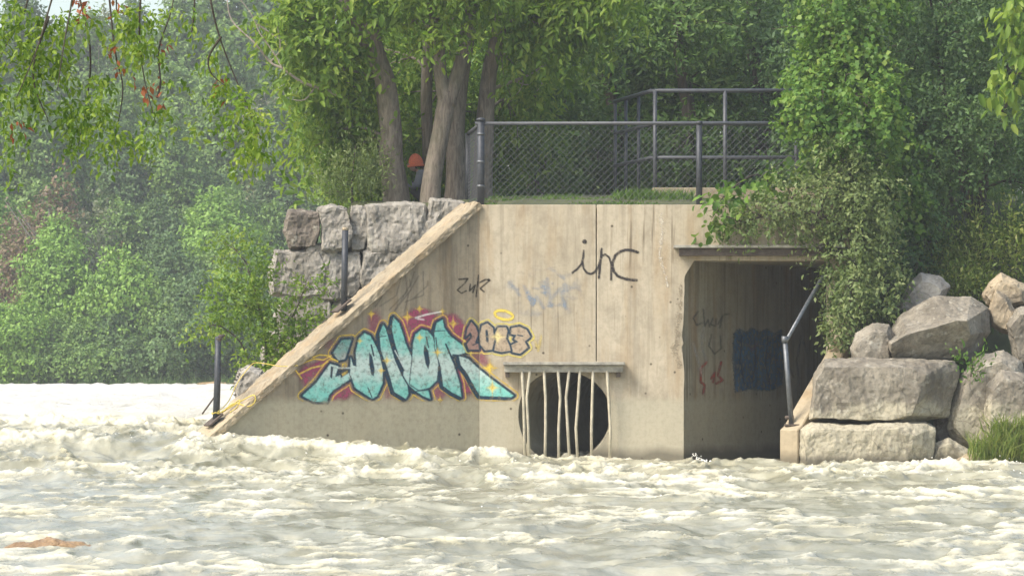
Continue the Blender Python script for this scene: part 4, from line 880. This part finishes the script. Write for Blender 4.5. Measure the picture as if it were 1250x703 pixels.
# bare broken branch among the dark trees and pale dead limb at the left of the trunks
def twiggy(name, label, main, rads, twigs, mat):
    root = empty(name, main[0], label, 'branch'); tube('limb', curve_pts(main, 5), list(np.interp(np.linspace(0, 1, (len(main) - 1) * 5 + 1), np.linspace(0, 1, len(rads)), rads)), M[mat], root, 7, 0.1)
    for t in twigs: cp = curve_pts(t, 4); tube('twig', cp, list(np.linspace(.016, .005, len(cp))), M[mat], root, 5)
twiggy('dead_branch', 'pale bare dead branch reaching out left of the leaning tree', [P(420, 118, 53.4), P(390, 108, 53.2), P(368, 100, 53.1), P(345, 84, 53), P(330, 76, 53), P(310, 52, 53), P(283, 25, 53), P(277, -5, 53)], [.03, .026, .022, .019, .017, .015, .012, .008],
       [[P(345, 84, 53), P(335, 66, 53), P(318, 42, 53), P(312, 28, 53), P(303, 12, 53), P(290, -4, 53)], [P(314, 30, 53), P(335, 44, 53), P(355, 58, 53)], [P(384, 108, 53.2), P(372, 122, 53), P(358, 122, 53)], [P(330, 76, 53), P(342, 60, 53), P(338, 30, 53)]], 'deadwood')
twiggy('dead_branch', 'brown bare snapped branch beside the straight trunk above the fence', [P(598, 110, 54.2), P(625, 100, 54.3), P(645, 92, 54.4), P(665, 80, 54.5), P(682, 70, 54.5)], [.03, .025, .02, .015, .008],
       [[P(640, 94, 54.4), P(636, 108, 54.3), P(630, 116, 54.3)], [P(655, 86, 54.4), P(662, 100, 54.4), P(655, 112, 54.4)], [P(630, 100, 54.3), P(642, 104, 54.3), P(650, 100, 54.3)]], 'deadwood')
# --- maple, spreading shrub, cascading shrub on the right
b0 = P(1035, 250, 52.2)
tree('maple_tree', 'yellow green large leaved maple at the end of the railings', 'tree', b0, [([at_z(b0, 3.4), b0 + Vector((-.1, 0, 1)), b0 + Vector((-.2, 0, 2.2)), b0 + Vector((-.2, 0, 4.2))], [.11, .09, .07, .03])],
     [cl(1019, 40, 51.4, 46, 44, 157), cl(999, 100, 51.3, 36, 38, 131), cl(1044, 80, 51.2, 44, 40, 148), cl(986, 130, 50.0, 24, 32, 105), cl(1059, 130, 50.0, 40, 40, 157), cl(1032, 160, 49.9, 30, 28, 105), cl(1034, 0, 51.5, 60, 36, 140), cl(1084, 180, 51.3, 32, 40, 105), cl(1094, 250, 51.2, 36, 50, 140), cl(1044, -60, 51.8, 60, 36, 87)],
     'leaf_maple', 'darkbark', 71, 0.076, 13, 0.30, 0.85, 0.45, .45)
b0 = P(1178, 262, 53.0)
tree('spreading_shrub', 'large dark blue green spreading shrub above the boulders', 'shrub', b0,
     [([at_z(b0, 2.6), b0 + Vector((0, 0, .6)), b0 + Vector((-.3, -.1, 1.6)), b0 + Vector((-.5, -.2, 3))], [.12, .10, .07, .03]), ([at_z(b0, 2.6) + Vector((.1, 0, 0)), b0 + Vector((.3, -.1, .7)), b0 + Vector((.7, -.2, 2.0))], [.09, .08, .04]),
      ([at_z(b0, 2.7) + Vector((-.1, 0, 0)), b0 + Vector((-.25, -.1, .3)), b0 + Vector((-.55, -.3, .9))], [.07, .06, .04])],
     [cl(1110, 60, 52.2, 52, 46, 230), cl(1170, 40, 52.4, 56, 46, 240), cl(1235, 60, 52.6, 52, 56, 220), cl(1120, 140, 51.7, 48, 40, 210), cl(1180, 160, 51.6, 56, 42, 250), cl(1235, 170, 51.8, 46, 50, 200), cl(1110, 210, 51.5, 46, 36, 190), cl(1165, 215, 51.7, 44, 28, 130), cl(1105, 270, 51.2, 44, 40, 180), cl(1080, 320, 51.0, 34, 46, 160), cl(1120, -20, 52.4, 90, 40, 200), cl(1240, -20, 52.4, 80, 40, 160), cl(1270, 230, 52.3, 40, 50, 120), cl(1110, 330, 51.3, 30, 40, 110)],
     'leaf_dark', 'darkbark', 72, 0.075, 9, 0.26, 0.5, 0.1, .35)
b0 = P(1055, 300, 50.3)
tree('cascading_shrub', 'grey green small leaved shrub cascading over the tunnel mouth', 'shrub', b0, [([at_z(b0, 1.6), at_z(b0, 2.6) + Vector((-.05, -.1, 0)), at_z(b0, 3.6) + Vector((-.1, -.3, 0)), at_z(b0, 4.3) + Vector((-.2, -.3, 0))], [.07, .06, .045, .02]), ([at_z(b0, 3.3) + Vector((-.05, -.2, 0)), P(1000, 262, 49.8), P(940, 262, 49.7), P(900, 275, 49.7)], [.035, .03, .02, .01])],
     [cl(1030, 195, 49.9, 34, 48, 256), cl(1010, 240, 49.8, 40, 34, 162), cl(965, 240, 49.75, 40, 30, 141), cl(930, 262, 49.7, 32, 24, 94), cl(905, 275, 49.7, 22, 18, 45), cl(1045, 290, 49.7, 34, 44, 297), cl(1038, 350, 49.5, 28, 42, 283), cl(1028, 400, 49.3, 20, 24, 108), cl(1060, 240, 49.8, 34, 50, 270), cl(990, 275, 49.75, 30, 20, 59), cl(1075, 350, 49.9, 30, 56, 256), cl(1000, 305, 49.7, 14, 10, 16)],
     'leaf_grey', 'darkbark', 73, 0.065, 8, 0.24, 0.5, 0.35, .35)
b0 = P(960, 252, 50.9)
tree('leafy_seedling', 'bright green broad leaves poking out over the wall edge', 'plant', b0, [([at_z(b0, 3.7), P(930, 215, 50.4), P(900, 225, 49.9), P(875, 250, 49.75)], [.02, .015, .012, .006])],
     [cl(950, 214, 50.3, 30, 10, 13), cl(905, 230, 49.9, 24, 11, 13), cl(880, 240, 49.75, 14, 14, 9), cl(868, 268, 49.7, 8, 12, 6), cl(980, 195, 50.5, 24, 14, 14)], 'leaf_maple', 'darkbark', 74, 0.13, 6, 0.24, 0.75, 0.4, .3, limb_r=.008)
b0 = P(1300, 240, 52)
tree('drooping_branch_tree', 'tree with big bright drooping leaves beside the spreading shrub', 'tree', at_z(b0, 2.6), [([at_z(b0, 2.5), at_z(b0, 4.5), at_z(b0, 7.5)], [.12, .10, .05])],
     [cl(1240, 20, 50.6, 22, 30, 26), cl(1236, 90, 50.6, 20, 24, 18), cl(1280, 40, 50.8, 40, 60, 60), cl(1300, -40, 51, 80, 50, 80)], 'leaf_bright', 'darkbark', 75, 0.17, 6, 0.3, 0.5, 0.9, .3)
# --- left shrubs
b0 = P(320, 470, 51.2)
tree('riverside_shrub', 'thin twiggy green shrub at the foot of the stacked wall', 'shrub', at_z(b0, .3), [([at_z(b0, .2), P(325, 430, 51), P(315, 370, 51), P(300, 320, 51)], [.03, .025, .018, .008]), ([at_z(b0, .2), P(345, 420, 51), P(365, 370, 51.0)], [.025, .02, .008]), ([at_z(b0, .3), P(300, 430, 50.8), P(265, 395, 50.8)], [.02, .015, .006])],
     [cl(300, 330, 51, 40, 30, 105), cl(290, 375, 50.9, 46, 30, 133), cl(330, 400, 50.9, 36, 34, 133), cl(320, 445, 50.6, 24, 22, 84), cl(365, 395, 51, 34, 30, 84), cl(255, 400, 50.9, 26, 20, 39), cl(385, 350, 51.2, 24, 18, 30), cl(280, 300, 51.1, 26, 14, 36), cl(350, 440, 50.7, 22, 14, 36)], 'leaf_bright', 'darkbark', 81, 0.07, 8, 0.24, 0.5, 0.1, .2, limb_r=.012)
b0 = P(430, 250, 53.0)
tree('willow_shrub', 'pale feathery upright shrub on top of the stacked wall', 'shrub', b0, [([b0 - Vector((0, 0, .1)), b0 + Vector((0, 0, .4)), b0 + Vector((.05, 0, .9))], [.02, .015, .006])],
     [cl(430, 225, 53, 32, 28, 130), cl(455, 215, 53.2, 20, 34, 90), cl(405, 238, 53, 22, 14, 50)], 'leaf_grey', 'darkbark', 82, 0.07, 9, 0.3, 0.28, -0.6, .1, limb_r=.008)
# --- weeds on the slope
GW = 'flowering weeds on the slope above the boulders'
for k, (x, y, Y, rx, ry, lab) in enumerate(((1150, 320, 51.6, 28, 36, 'yellowish flowering weeds above the dark slanting stone'), (1195, 305, 51.7, 30, 44, 'tall yellowish weeds above the largest boulder'), (1240, 300, 51.6, 26, 50, 'tall yellowish weeds above the tan stones'), (1180, 350, 50.9, 24, 18, 'low green weeds between the largest boulder and the tan stones'), (1185, 447, 48.1, 14, 14, 'small green sprig in a crevice beside the long boulder'))):
    b0 = P(x, y + ry * .9, Y)
    tree('weed_clump', lab, 'weeds', b0, [([b0, b0 + Vector((.02, 0, ry * .01)), P(x, y - ry * .4, Y)], [.012, .01, .004])], [cl(x, y, Y, rx, ry, 110 if k < 4 else 12), cl(x + 8, y + 12, Y - .2, rx * .8, ry * .7, 60 if k < 4 else 6)], 'leaf_weed' if k < 4 else 'leaf_maple', 'darkbark', 90 + k, 0.075, 8, 0.26, 0.34, -0.45, .1, GW if k < 4 else None, limb_r=.005)
# --- grass tufts
def grass(name, label, spots, n, hgt, seed, mat='grass', kind='stuff'):
    rng = np.random.default_rng(seed); q = []
    for (c, rx, ry) in spots:
        m_ = int(n); b_ = np.zeros((m_, 3)); b_[:, 0] = c[0] + rng.uniform(-rx, rx, m_); b_[:, 1] = c[1] + rng.uniform(-ry, ry, m_); b_[:, 2] = c[2]
        h = hgt * (0.4 + 0.8 * rng.random(m_)); ln = rng.normal(size=(m_, 3)) * 0.28; ln[:, 2] = 1; ln /= np.linalg.norm(ln, axis=1)[:, None]
        sd = np.cross(ln, rng.normal(size=(m_, 3))); sd /= np.linalg.norm(sd, axis=1)[:, None]; w = 0.006 + 0.006 * rng.random(m_)
        mid = b_ + ln * (h * .55)[:, None]; tip = b_ + ln * h[:, None] + np.stack([rng.normal(size=m_) * .22 * h, rng.normal(size=m_) * .22 * h, -0.08 * h], 1)
        q.append(np.stack([b_, mid + sd * w[:, None], tip, mid - sd * w[:, None]], 1))
    return tag(link(name, leaf_mesh(name, np.concatenate(q)), M[mat]), label, 'grass', kind=kind)
sp = []
for k in range(60):
    x = rnd.uniform(-.4, 5.0); y = rnd.uniform(50.6, 54); sp.append(((x, y, float(bank_z(np.array(x), np.array(y))) - .03), .28, .25))
grass('turf', 'short green grass on the bank behind the fence', sp, 150, 0.055, 5)
sp = [((P(770 + 18 * k, 0, 51.9).x, 51.9, 3.84), .3, .3) for k in range(4)]
grass('grass_tuft', 'taller grass tuft behind the fence before the guard railing', sp, 260, 0.24, 6)
sp = [(tuple(P(1197 + 14 * k, 566, 47.6)), .16, .16) for k in range(6)] + [(tuple(P(1222 + 14 * k, 545, 47.75)), .16, .14) for k in range(4)]
grass('riverside_grass', 'tall bright grass growing at the water before the boulders', sp, 120, 0.50, 7, 'leaf_weed')
sp = []
for k in range(50):
    x = rnd.uniform(5.6, 9.5); y = rnd.uniform(50.4, 54); sp.append(((x, y, float(bank_z(np.array(x), np.array(y))) - .03), .3, .3))
grass('slope_grass', 'long green grass on the slope above the boulders', sp, 90, 0.35, 8)

sp = []
rs = random.Random(9)
for k in range(150):
    x = rs.uniform(-34, -3); sp.append(((x, 147.0 + rs.uniform(-.5, .4), 0.40), .35, .25))
grass('shore_reeds', 'low ragged reeds along the far waterline', sp, 26, 0.75, 12, 'far_c')
# --- hanging branches of a tree on the near bank, over the top left
YH = 18.0
HT_base = Vector((-6.3, YH, 0.1))
HT = empty('overhanging_tree', HT_base, 'near tree whose drooping leafy branches hang in from the top', 'tree')
tube('trunk', curve_pts([HT_base - Vector((0, 0, .4)), HT_base + Vector((.1, 0, 1.5)), HT_base + Vector((.3, 0, 3.2)), HT_base + Vector((.9, 0, 5.0))], 5), list(np.linspace(.28, .12, 16)), M['darkbark'], HT, 12, .15)
top = HT_base + Vector((.6, 0, 4.3))
brs = [[(95, -60), (88, 0), (78, 55), (70, 110)], [(40, -40), (30, 15), (5, 60), (-15, 110)], [(150, -40), (142, 0), (146, 45)], [(240, -40), (236, 25), (232, 48)], [(250, -45), (258, 5), (268, 45), (283, 85), (302, 130), (318, 170)], [(192, 120), (196, 100), (194, 60), (210, 10), (215, -40)], [(75, -40), (62, 4), (45, 60), (20, 120)],
       [(130, -40), (140, 60), (150, 110), (140, 170)], [(90, -30), (110, 60), (105, 130), (95, 180)], [(270, 45), (255, 70), (258, 90), (275, 105)], [(60, 20), (40, 90), (60, 150)], [(175, -40), (170, 30), (175, 90), (190, 150)]]
hp = []
for bpts in brs:
    bm = bmesh.new()
    Yb = YH + rnd.uniform(-.35, .35); pts = [P(x, y, Yb) for x, y in bpts]; cp = curve_pts(pts, 5)
    tube_into(bm, cp, list(np.linspace(.0065, .002, len(cp))), 6, .2); hp += cp[2:]
    a = cp[0] if bpts[0][1] < 0 else cp[-1]
    if a.z > P(0, 0, YH).z:
        lp = limb_path(top, a, rnd, .12); tube_into(bm, lp, list(np.linspace(.05, .013, len(lp))), 6, .15)
    bm_obj('limb', bm, M['darkbark'], HT, True)
sprays = []
pix = [(20, 30, 26, 22, 26), (60, 70, 28, 26, 30), (30, 110, 30, 24, 28), (15, 160, 16, 24, 12), (70, 30, 24, 20, 20), (110, 25, 20, 18, 8), (175, 22, 18, 18, 18), (160, 50, 18, 16, 12), (180, 60, 18, 16, 12), (85, 130, 24, 20, 18), (120, 95, 20, 20, 12), (105, 150, 22, 18, 18), (140, 170, 18, 20, 18), (180, 165, 14, 14, 10), (215, 100, 12, 10, 4), (225, 20, 14, 12, 6), (190, 130, 16, 16, 8), (90, 165, 14, 18, 8), (270, 105, 16, 14, 12), (290, 130, 18, 16, 14), (300, 160, 16, 20, 16), (318, 150, 10, 24, 12), (265, 75, 12, 14, 6), (300, 185, 14, 12, 8), (245, 150, 12, 12, 5), (-10, 80, 30, 60, 30), (130, 130, 16, 14, 8), (320, 185, 8, 10, 4), (40, 60, 20, 20, 16), (150, 20, 18, 14, 8), (10, 195, 10, 12, 4), (262, 45, 8, 10, 3)]
cls = [cl(x, y, YH, rx, ry, max(2, int(n * 1.15)), .22) for x, y, rx, ry, n in pix]
rg = np.random.default_rng(101)
link('crown', leaf_mesh('crown', leaves_np(rg, cls, 0.036, 8, 0.09, 0.5, 0.6, .1, .35, True)), M['leaf_hang'], HT)
cls = [cl(x, y, YH, 5, 5, 2, .1) for x, y in ((138, 3), (98, 5), (140, 55), (198, 52), (195, 100), (197, 115), (276, 97), (20, 145), (172, 105), (110, 12), (155, 85))]
o = link('withered_leaves', leaf_mesh('withered_leaves', leaves_np(rg, cls, 0.042, 4, 0.04, 0.5, .8, .2)), M['leaf_red'], HT); o['label'] = 'withered orange red leaf tufts'
for (x, y, rx, ry, n) in pix[::2]: pass

# --- far bank forest
def far_crown(seed, wide, tall, lobes, nt, size):
    rng = np.random.default_rng(seed); cs = []
    for i in range(lobes):
        h = (i + .5) / lobes; w = wide * (0.35 + 0.75 * math.sin(math.pi * min(1, .25 + h * .75)))
        a = rng.random() * 6.28; rr = w * 0.55 * rng.random() ** .5
        cs.append(((rr * math.cos(a), rr * math.sin(a), tall * (0.22 + 0.70 * h)), (w * rng.uniform(.40, .6), w * rng.uniform(.40, .6), tall * rng.uniform(.12, .2)), nt))
    return leaf_mesh('crown', leaves_np(rng, cs, size, 8, 0.5, 0.6, 0.2, .6, .35, False, 1.5))
VAR = {}
for nm, sd_, wd, tl, lo, nt_, sz in (('round', 1, 2.7, 7.5, 13, 190, .20), ('broad', 2, 3.3, 8.5, 15, 200, .21), ('tall', 3, 2.1, 9.5, 14, 170, .20), ('bush', 4, 2.2, 4.4, 11, 180, .17), ('bush_low', 5, 2.6, 3.4, 11, 180, .17), ('thin', 6, 2.0, 7.0, 9, 55, .18)):
    VAR[nm] = far_crown(sd_, wd, tl, lo, nt_, sz)
VT = {}
for nm, hh, r_ in (('round', 5, .16), ('broad', 5.5, .18), ('tall', 7, .16), ('bush', 2.4, .07), ('bush_low', 1.8, .06), ('thin', 6.2, .10)):
    bm = bmesh.new(); rr = random.Random(nm)
    tube_into(bm, curve_pts([(0, 0, -.6), (rr.uniform(-.15, .15), 0, hh * .4), (rr.uniform(-.3, .3), 0, hh)], 4), list(np.linspace(r_, r_ * .3, 9)), 7, .15)
    for k in range(4 if nm != 'thin' else 9):
        z0 = hh * rr.uniform(.3, .8); a = rr.uniform(0, 6.28); l_ = rr.uniform(.8, 2.0)
        tube_into(bm, [(0, 0, z0), (math.cos(a) * l_ * .5, math.sin(a) * l_ * .5, z0 + l_ * .5), (math.cos(a) * l_, math.sin(a) * l_, z0 + l_ * 1.1)], [r_ * .5, r_ * .3, r_ * .1], 5)
    VT[nm] = bpy.data.meshes.new('trunk'); bm.to_mesh(VT[nm]); bm.free()
FM = {}
FSHAPE = {'round': 'round crowned', 'broad': 'broad crowned', 'tall': 'tall narrow', 'thin': 'thinly leaved'}
FCOL = {'far_a': 'blue green', 'far_b': 'bright green', 'far_c': 'dark green', 'far_red': 'withering reddish', 'far_grey': 'pale olive'}
def far_tree(var, mat, x, Y, sc, sz=1.0, rot=0.0):
    key = (var, mat)
    z = float(hill_z(np.array(x), np.array(Y))) - .1
    bush = var.startswith('bush')
    row = ('just behind the bushes at the far waterline' if Y < 155 else 'at the foot of the far wooded hillside' if Y < 164.5 else 'low on the far wooded hillside' if Y < 174.5 else 'midway up the far wooded hillside' if Y < 186.5 else 'high on the far wooded hillside' if Y < 200 else 'crowning the far wooded hillside')
    lab = FCOL[mat] + ' ' + FSHAPE[var] + ' tree ' + row if not bush else {'far_a': 'blue green bush at the far waterline', 'far_b': 'bright green bush at the far waterline', 'far_c': 'dark green bush at the far waterline', 'far_grey': 'pale olive bush at the far waterline', 'far_red': 'reddish bush at the far waterline'}[mat]
    root = empty('far_bush' if bush else 'far_tree', (x, Y, z), lab, 'bush' if bush else 'tree', ('bushes along the far waterline' if bush else 'trees of the far wooded bank') )
    root.rotation_euler = (0, 0, rot); root.scale = (sc, sc, sc * sz)
    bk = 'deadwood' if mat in ('far_red', 'far_grey') else 'darkbark'
    for nm, me, mt in (('trunk', VT[var], bk), ('crown', VAR[var], mat)):
        if not me.materials: me.materials.append(None)
        o = bpy.data.objects.new(nm, me); COL.objects.link(o); o.parent = root
        o.material_slots[0].link = 'OBJECT'; o.material_slots[0].material = M[mt]
r = random.Random(77)
def fx(px, Y): return (px - CX) / F * Y
# row by the water: bushes
px = -70
while px < 520:
    Y = 148.6 + r.uniform(-.6, 1.2)
    far_tree(r.choice(['bush', 'bush_low', 'bush']), r.choice(['far_b', 'far_a', 'far_b', 'far_a', 'far_c', 'far_b']), fx(px, Y), Y, r.uniform(.75, 1.05), 1.0, r.uniform(0, 6.28)); px += r.uniform(32, 54)
px = -60
while px < 520:
    Y = 152.5 + r.uniform(-1, 1)
    far_tree(r.choice(['bush', 'round']), r.choice(['far_b', 'far_a', 'far_a', 'far_c']), fx(px, Y), Y, r.uniform(.7, .95) , 1.0, r.uniform(0, 6.28)); px += r.uniform(50, 80)
# the picked-out trees
for var, mat, pxx, Y, sc, sz in (('thin', 'far_red', 60, 154.5, 1.15, 1.08), ('thin', 'far_red', 30, 156.5, 1.1, .9), ('thin', 'far_grey', 108, 155, 1.15, .95), ('thin', 'far_red', 150, 158, .75, 1.0), ('round', 'far_b', 262, 156, 1.05, 1.0), ('bush', 'far_b', 150, 150.5, 1.1, 1.15), ('thin', 'far_grey', 345, 178, 1.2, 1.1), ('thin', 'far_grey', 120, 196, 1.2, 1.2), ('thin', 'far_grey', 370, 180, 1.1, 1.1)):
    far_tree(var, mat, fx(pxx, Y), Y, sc, sz, r.uniform(0, 6.28))
for Y0, step, mats, kinds, s0, s1 in ((160, 66, ['far_a', 'far_a', 'far_c', 'far_b'], ['round', 'broad'], .75, .95), (169, 64, ['far_a', 'far_c', 'far_a'], ['round', 'broad', 'tall'], .85, 1.1), (180, 62, ['far_a', 'far_c', 'far_c', 'far_a'], ['broad', 'tall', 'round'], .95, 1.2), (193, 60, ['far_c', 'far_a', 'far_a'], ['broad', 'tall'], 1.0, 1.3), (207, 58, ['far_a', 'far_c'], ['broad', 'tall'], 1.0, 1.3)):
    px = -80
    while px < 520:
        Y = Y0 + r.uniform(-3, 3)
        far_tree(r.choice(kinds), r.choice(mats), fx(px, Y), Y, r.uniform(s0, s1), r.uniform(.9, 1.1), r.uniform(0, 6.28)); px += step * r.uniform(.75, 1.2)

# the same woods carried on past the edge of the picture
r = random.Random(78)
for Y0, step, mats, kinds, s0, s1 in ((149, 48, ['far_b', 'far_a', 'far_c'], ['bush', 'bush_low'], .8, 1.05), (154, 75, ['far_b', 'far_a'], ['round', 'bush'], .75, .95), (163, 72, ['far_a', 'far_c', 'far_b'], ['round', 'broad'], .8, 1.0), (176, 72, ['far_a', 'far_c'], ['broad', 'tall'], .95, 1.2), (192, 70, ['far_c', 'far_a'], ['broad', 'tall'], 1.0, 1.3), (207, 70, ['far_a', 'far_c'], ['broad', 'tall'], 1.0, 1.3)):
    px = -460
    while px < -95:
        Y = Y0 + r.uniform(-1.5, 1.5)
        far_tree(r.choice(kinds), r.choice(mats), fx(px, Y), Y, r.uniform(s0, s1), r.uniform(.9, 1.1), r.uniform(0, 6.28)); px += step * r.uniform(.75, 1.2)

# ------------------------------------------------------------------ person seated on the bank, seen between two trunks
PB = P(521, 0, 54.35); pz = float(bank_z(np.array(PB.x), np.array(54.35)))
PB = Vector((PB.x, 54.35, pz))
PE = empty('person', PB, 'person in orange knit cap and grey jacket sitting behind trunks', 'person')
def skinned(name, verts, edges, radii, mat, parent, sub=2):
    me = bpy.data.meshes.new(name); me.from_pydata([tuple(PB + Vector(v)) for v in verts], edges, [])
    o = link(name, me, mat, parent); md = o.modifiers.new('skin', 'SKIN'); md.use_smooth_shade = True
    for i, rd in enumerate(radii):
        rd = rd if hasattr(rd, '__len__') else (rd, rd); me.skin_vertices[0].data[i].radius = rd
    me.skin_vertices[0].data[0].use_root = True
    s = o.modifiers.new('sub', 'SUBSURF'); s.levels = sub; s.render_levels = sub
    return o
# faces left (-x), leaning forward, knees drawn up
bv = [(0.02, 0, .12), (-.03, 0, .30), (-.07, 0, .46), (-.11, 0, .54), (-.14, 0, .59), (-.18, 0, .66),
      (-.07, -.17, .50), (-.16, -.22, .30), (-.36, -.16, .34), (-.43, -.14, .36), (-.07, .17, .50), (-.16, .22, .30), (-.36, .16, .34), (-.43, .14, .36),
      (0, -.10, .10), (-.36, -.14, .42), (-.48, -.13, .06), (-.60, -.13, .04), (0, .10, .10), (-.36, .14, .42), (-.48, .13, .06), (-.60, .13, .04)]
be = [(0, 1), (1, 2), (2, 3), (3, 4), (4, 5), (2, 6), (6, 7), (7, 8), (8, 9), (2, 10), (10, 11), (11, 12), (12, 13), (0, 14), (14, 15), (15, 16), (16, 17), (0, 18), (18, 19), (19, 20), (20, 21)]
brd = [.12, .125, .13, .06, .055, .08, .055, .042, .034, .03, .055, .042, .034, .03, .085, .06, .042, .035, .085, .06, .042, .035]
body = skinned('body', bv, be, brd, M['skin'], PE)
skinned('jacket', [bv[0], (.02, 0, .30), (-.03, 0, .45), bv[6], bv[7], (-.32, -.17, .335), bv[10], bv[11], (-.32, .17, .335), (-.085, 0, .545)], [(0, 1), (1, 2), (2, 3), (3, 4), (4, 5), (2, 6), (6, 7), (7, 8), (2, 9)], [.16, .17, .18, .095, .066, .05, .095, .066, .05, .12], M['jacket'], PE)
skinned('trousers', [bv[0], bv[14], bv[15], (-.47, -.13, .10), bv[18], bv[19], (-.47, .13, .10)], [(0, 1), (1, 2), (2, 3), (0, 4), (4, 5), (5, 6)], [.13, .105, .08, .055, .105, .08, .055], M['trousers'], PE)
for s_ in (-1, 1): skinned('shoe', [(-.47, .13 * s_, .04), (-.55, .13 * s_, .035), (-.64, .13 * s_, .03)], [(0, 1), (1, 2)], [.045, .045, .035], M['shoe'], PE)
def ell(name, c, rr, mat, seed, zc=None):
    bm = bmesh.new(); bmesh.ops.create_uvsphere(bm, u_segments=20, v_segments=14, radius=1.0)
    for v in bm.verts:
        if zc is not None and v.co.z < zc: v.co.z = zc
        v.co = Vector((v.co.x * rr[0], v.co.y * rr[1], v.co.z * rr[2])) + PB + Vector(c)
    return bm_obj(name, bm, mat, PE, True)
ell('head', (-.19, 0, .665), (.098, .078, .118), M['skin'], 0); ell('hair', (-.155, 0, .65), (.092, .080, .09), M['hair'], 0, -.7)
cp_ = ell('cap', (-.17, 0, .695), (.118, .098, .128), M['cap'], 0, -.55)
for v_ in cp_.data.vertices:
    d_ = v_.co - (PB + Vector((-.17, 0, .695)))
    if d_.z > 0: k_ = d_.z / .128; v_.co.x = PB.x - .17 + d_.x * (1 - .12 * k_) - .01 * k_; v_.co.y = PB.y + d_.y * (1 - .12 * k_); v_.co.z += .01 * k_ * k_
tube('cap_fold', [PB + Vector((-.17 + .12 * math.cos(a), .10 * math.sin(a), .64 + .012 * math.cos(a))) for a in np.linspace(0, 2 * math.pi, 22)], .018, M['cap'], PE, 8)
bm = bmesh.new(); tube_into(bm, [PB + Vector((-.285, 0, .675)), PB + Vector((-.305, 0, .64))], [.012, .018], 6); bm_obj('nose', bm, M['skin'], PE, True)
for s_ in (-1, 1):
    for k in range(4):
        y0_ = .14 * s_ + (k - 1.5) * .018
        skinned('finger', [(-.43, y0_, .365), (-.475, y0_, .36), (-.505, y0_, .335)], [(0, 1), (1, 2)], [.010, .009, .007], M['skin'], PE, 1)
    skinned('thumb', [(-.42, .14 * s_ - .03 * s_, .37), (-.45, .14 * s_ - .05 * s_, .37), (-.47, .14 * s_ - .05 * s_, .355)], [(0, 1), (1, 2)], [.011, .01, .008], M['skin'], PE, 1)

# ------------------------------------------------------------------ air
bm = bmesh.new(); box_into(bm, (0, 140, 19), AX, (210, 160, 21))
bmesh.ops.recalc_face_normals(bm, faces=bm.faces)
m = bpy.data.materials.new('pale_haze'); m.use_nodes = True; nt = m.node_tree; nt.nodes.remove(nt.nodes['Principled BSDF'])
v = nt.nodes.new('ShaderNodeVolumePrincipled'); v.inputs['Color'].default_value = (0.92, 0.96, 0.97, 1); v.inputs['Density'].default_value = 0.0008; v.inputs['Anisotropy'].default_value = 0.0
nt.links.new(v.outputs[0], nt.nodes['Material Output'].inputs['Volume'])
tag(bm_obj('haze', bm, m), 'thin pale summer haze in the air', 'haze', kind='stuff')
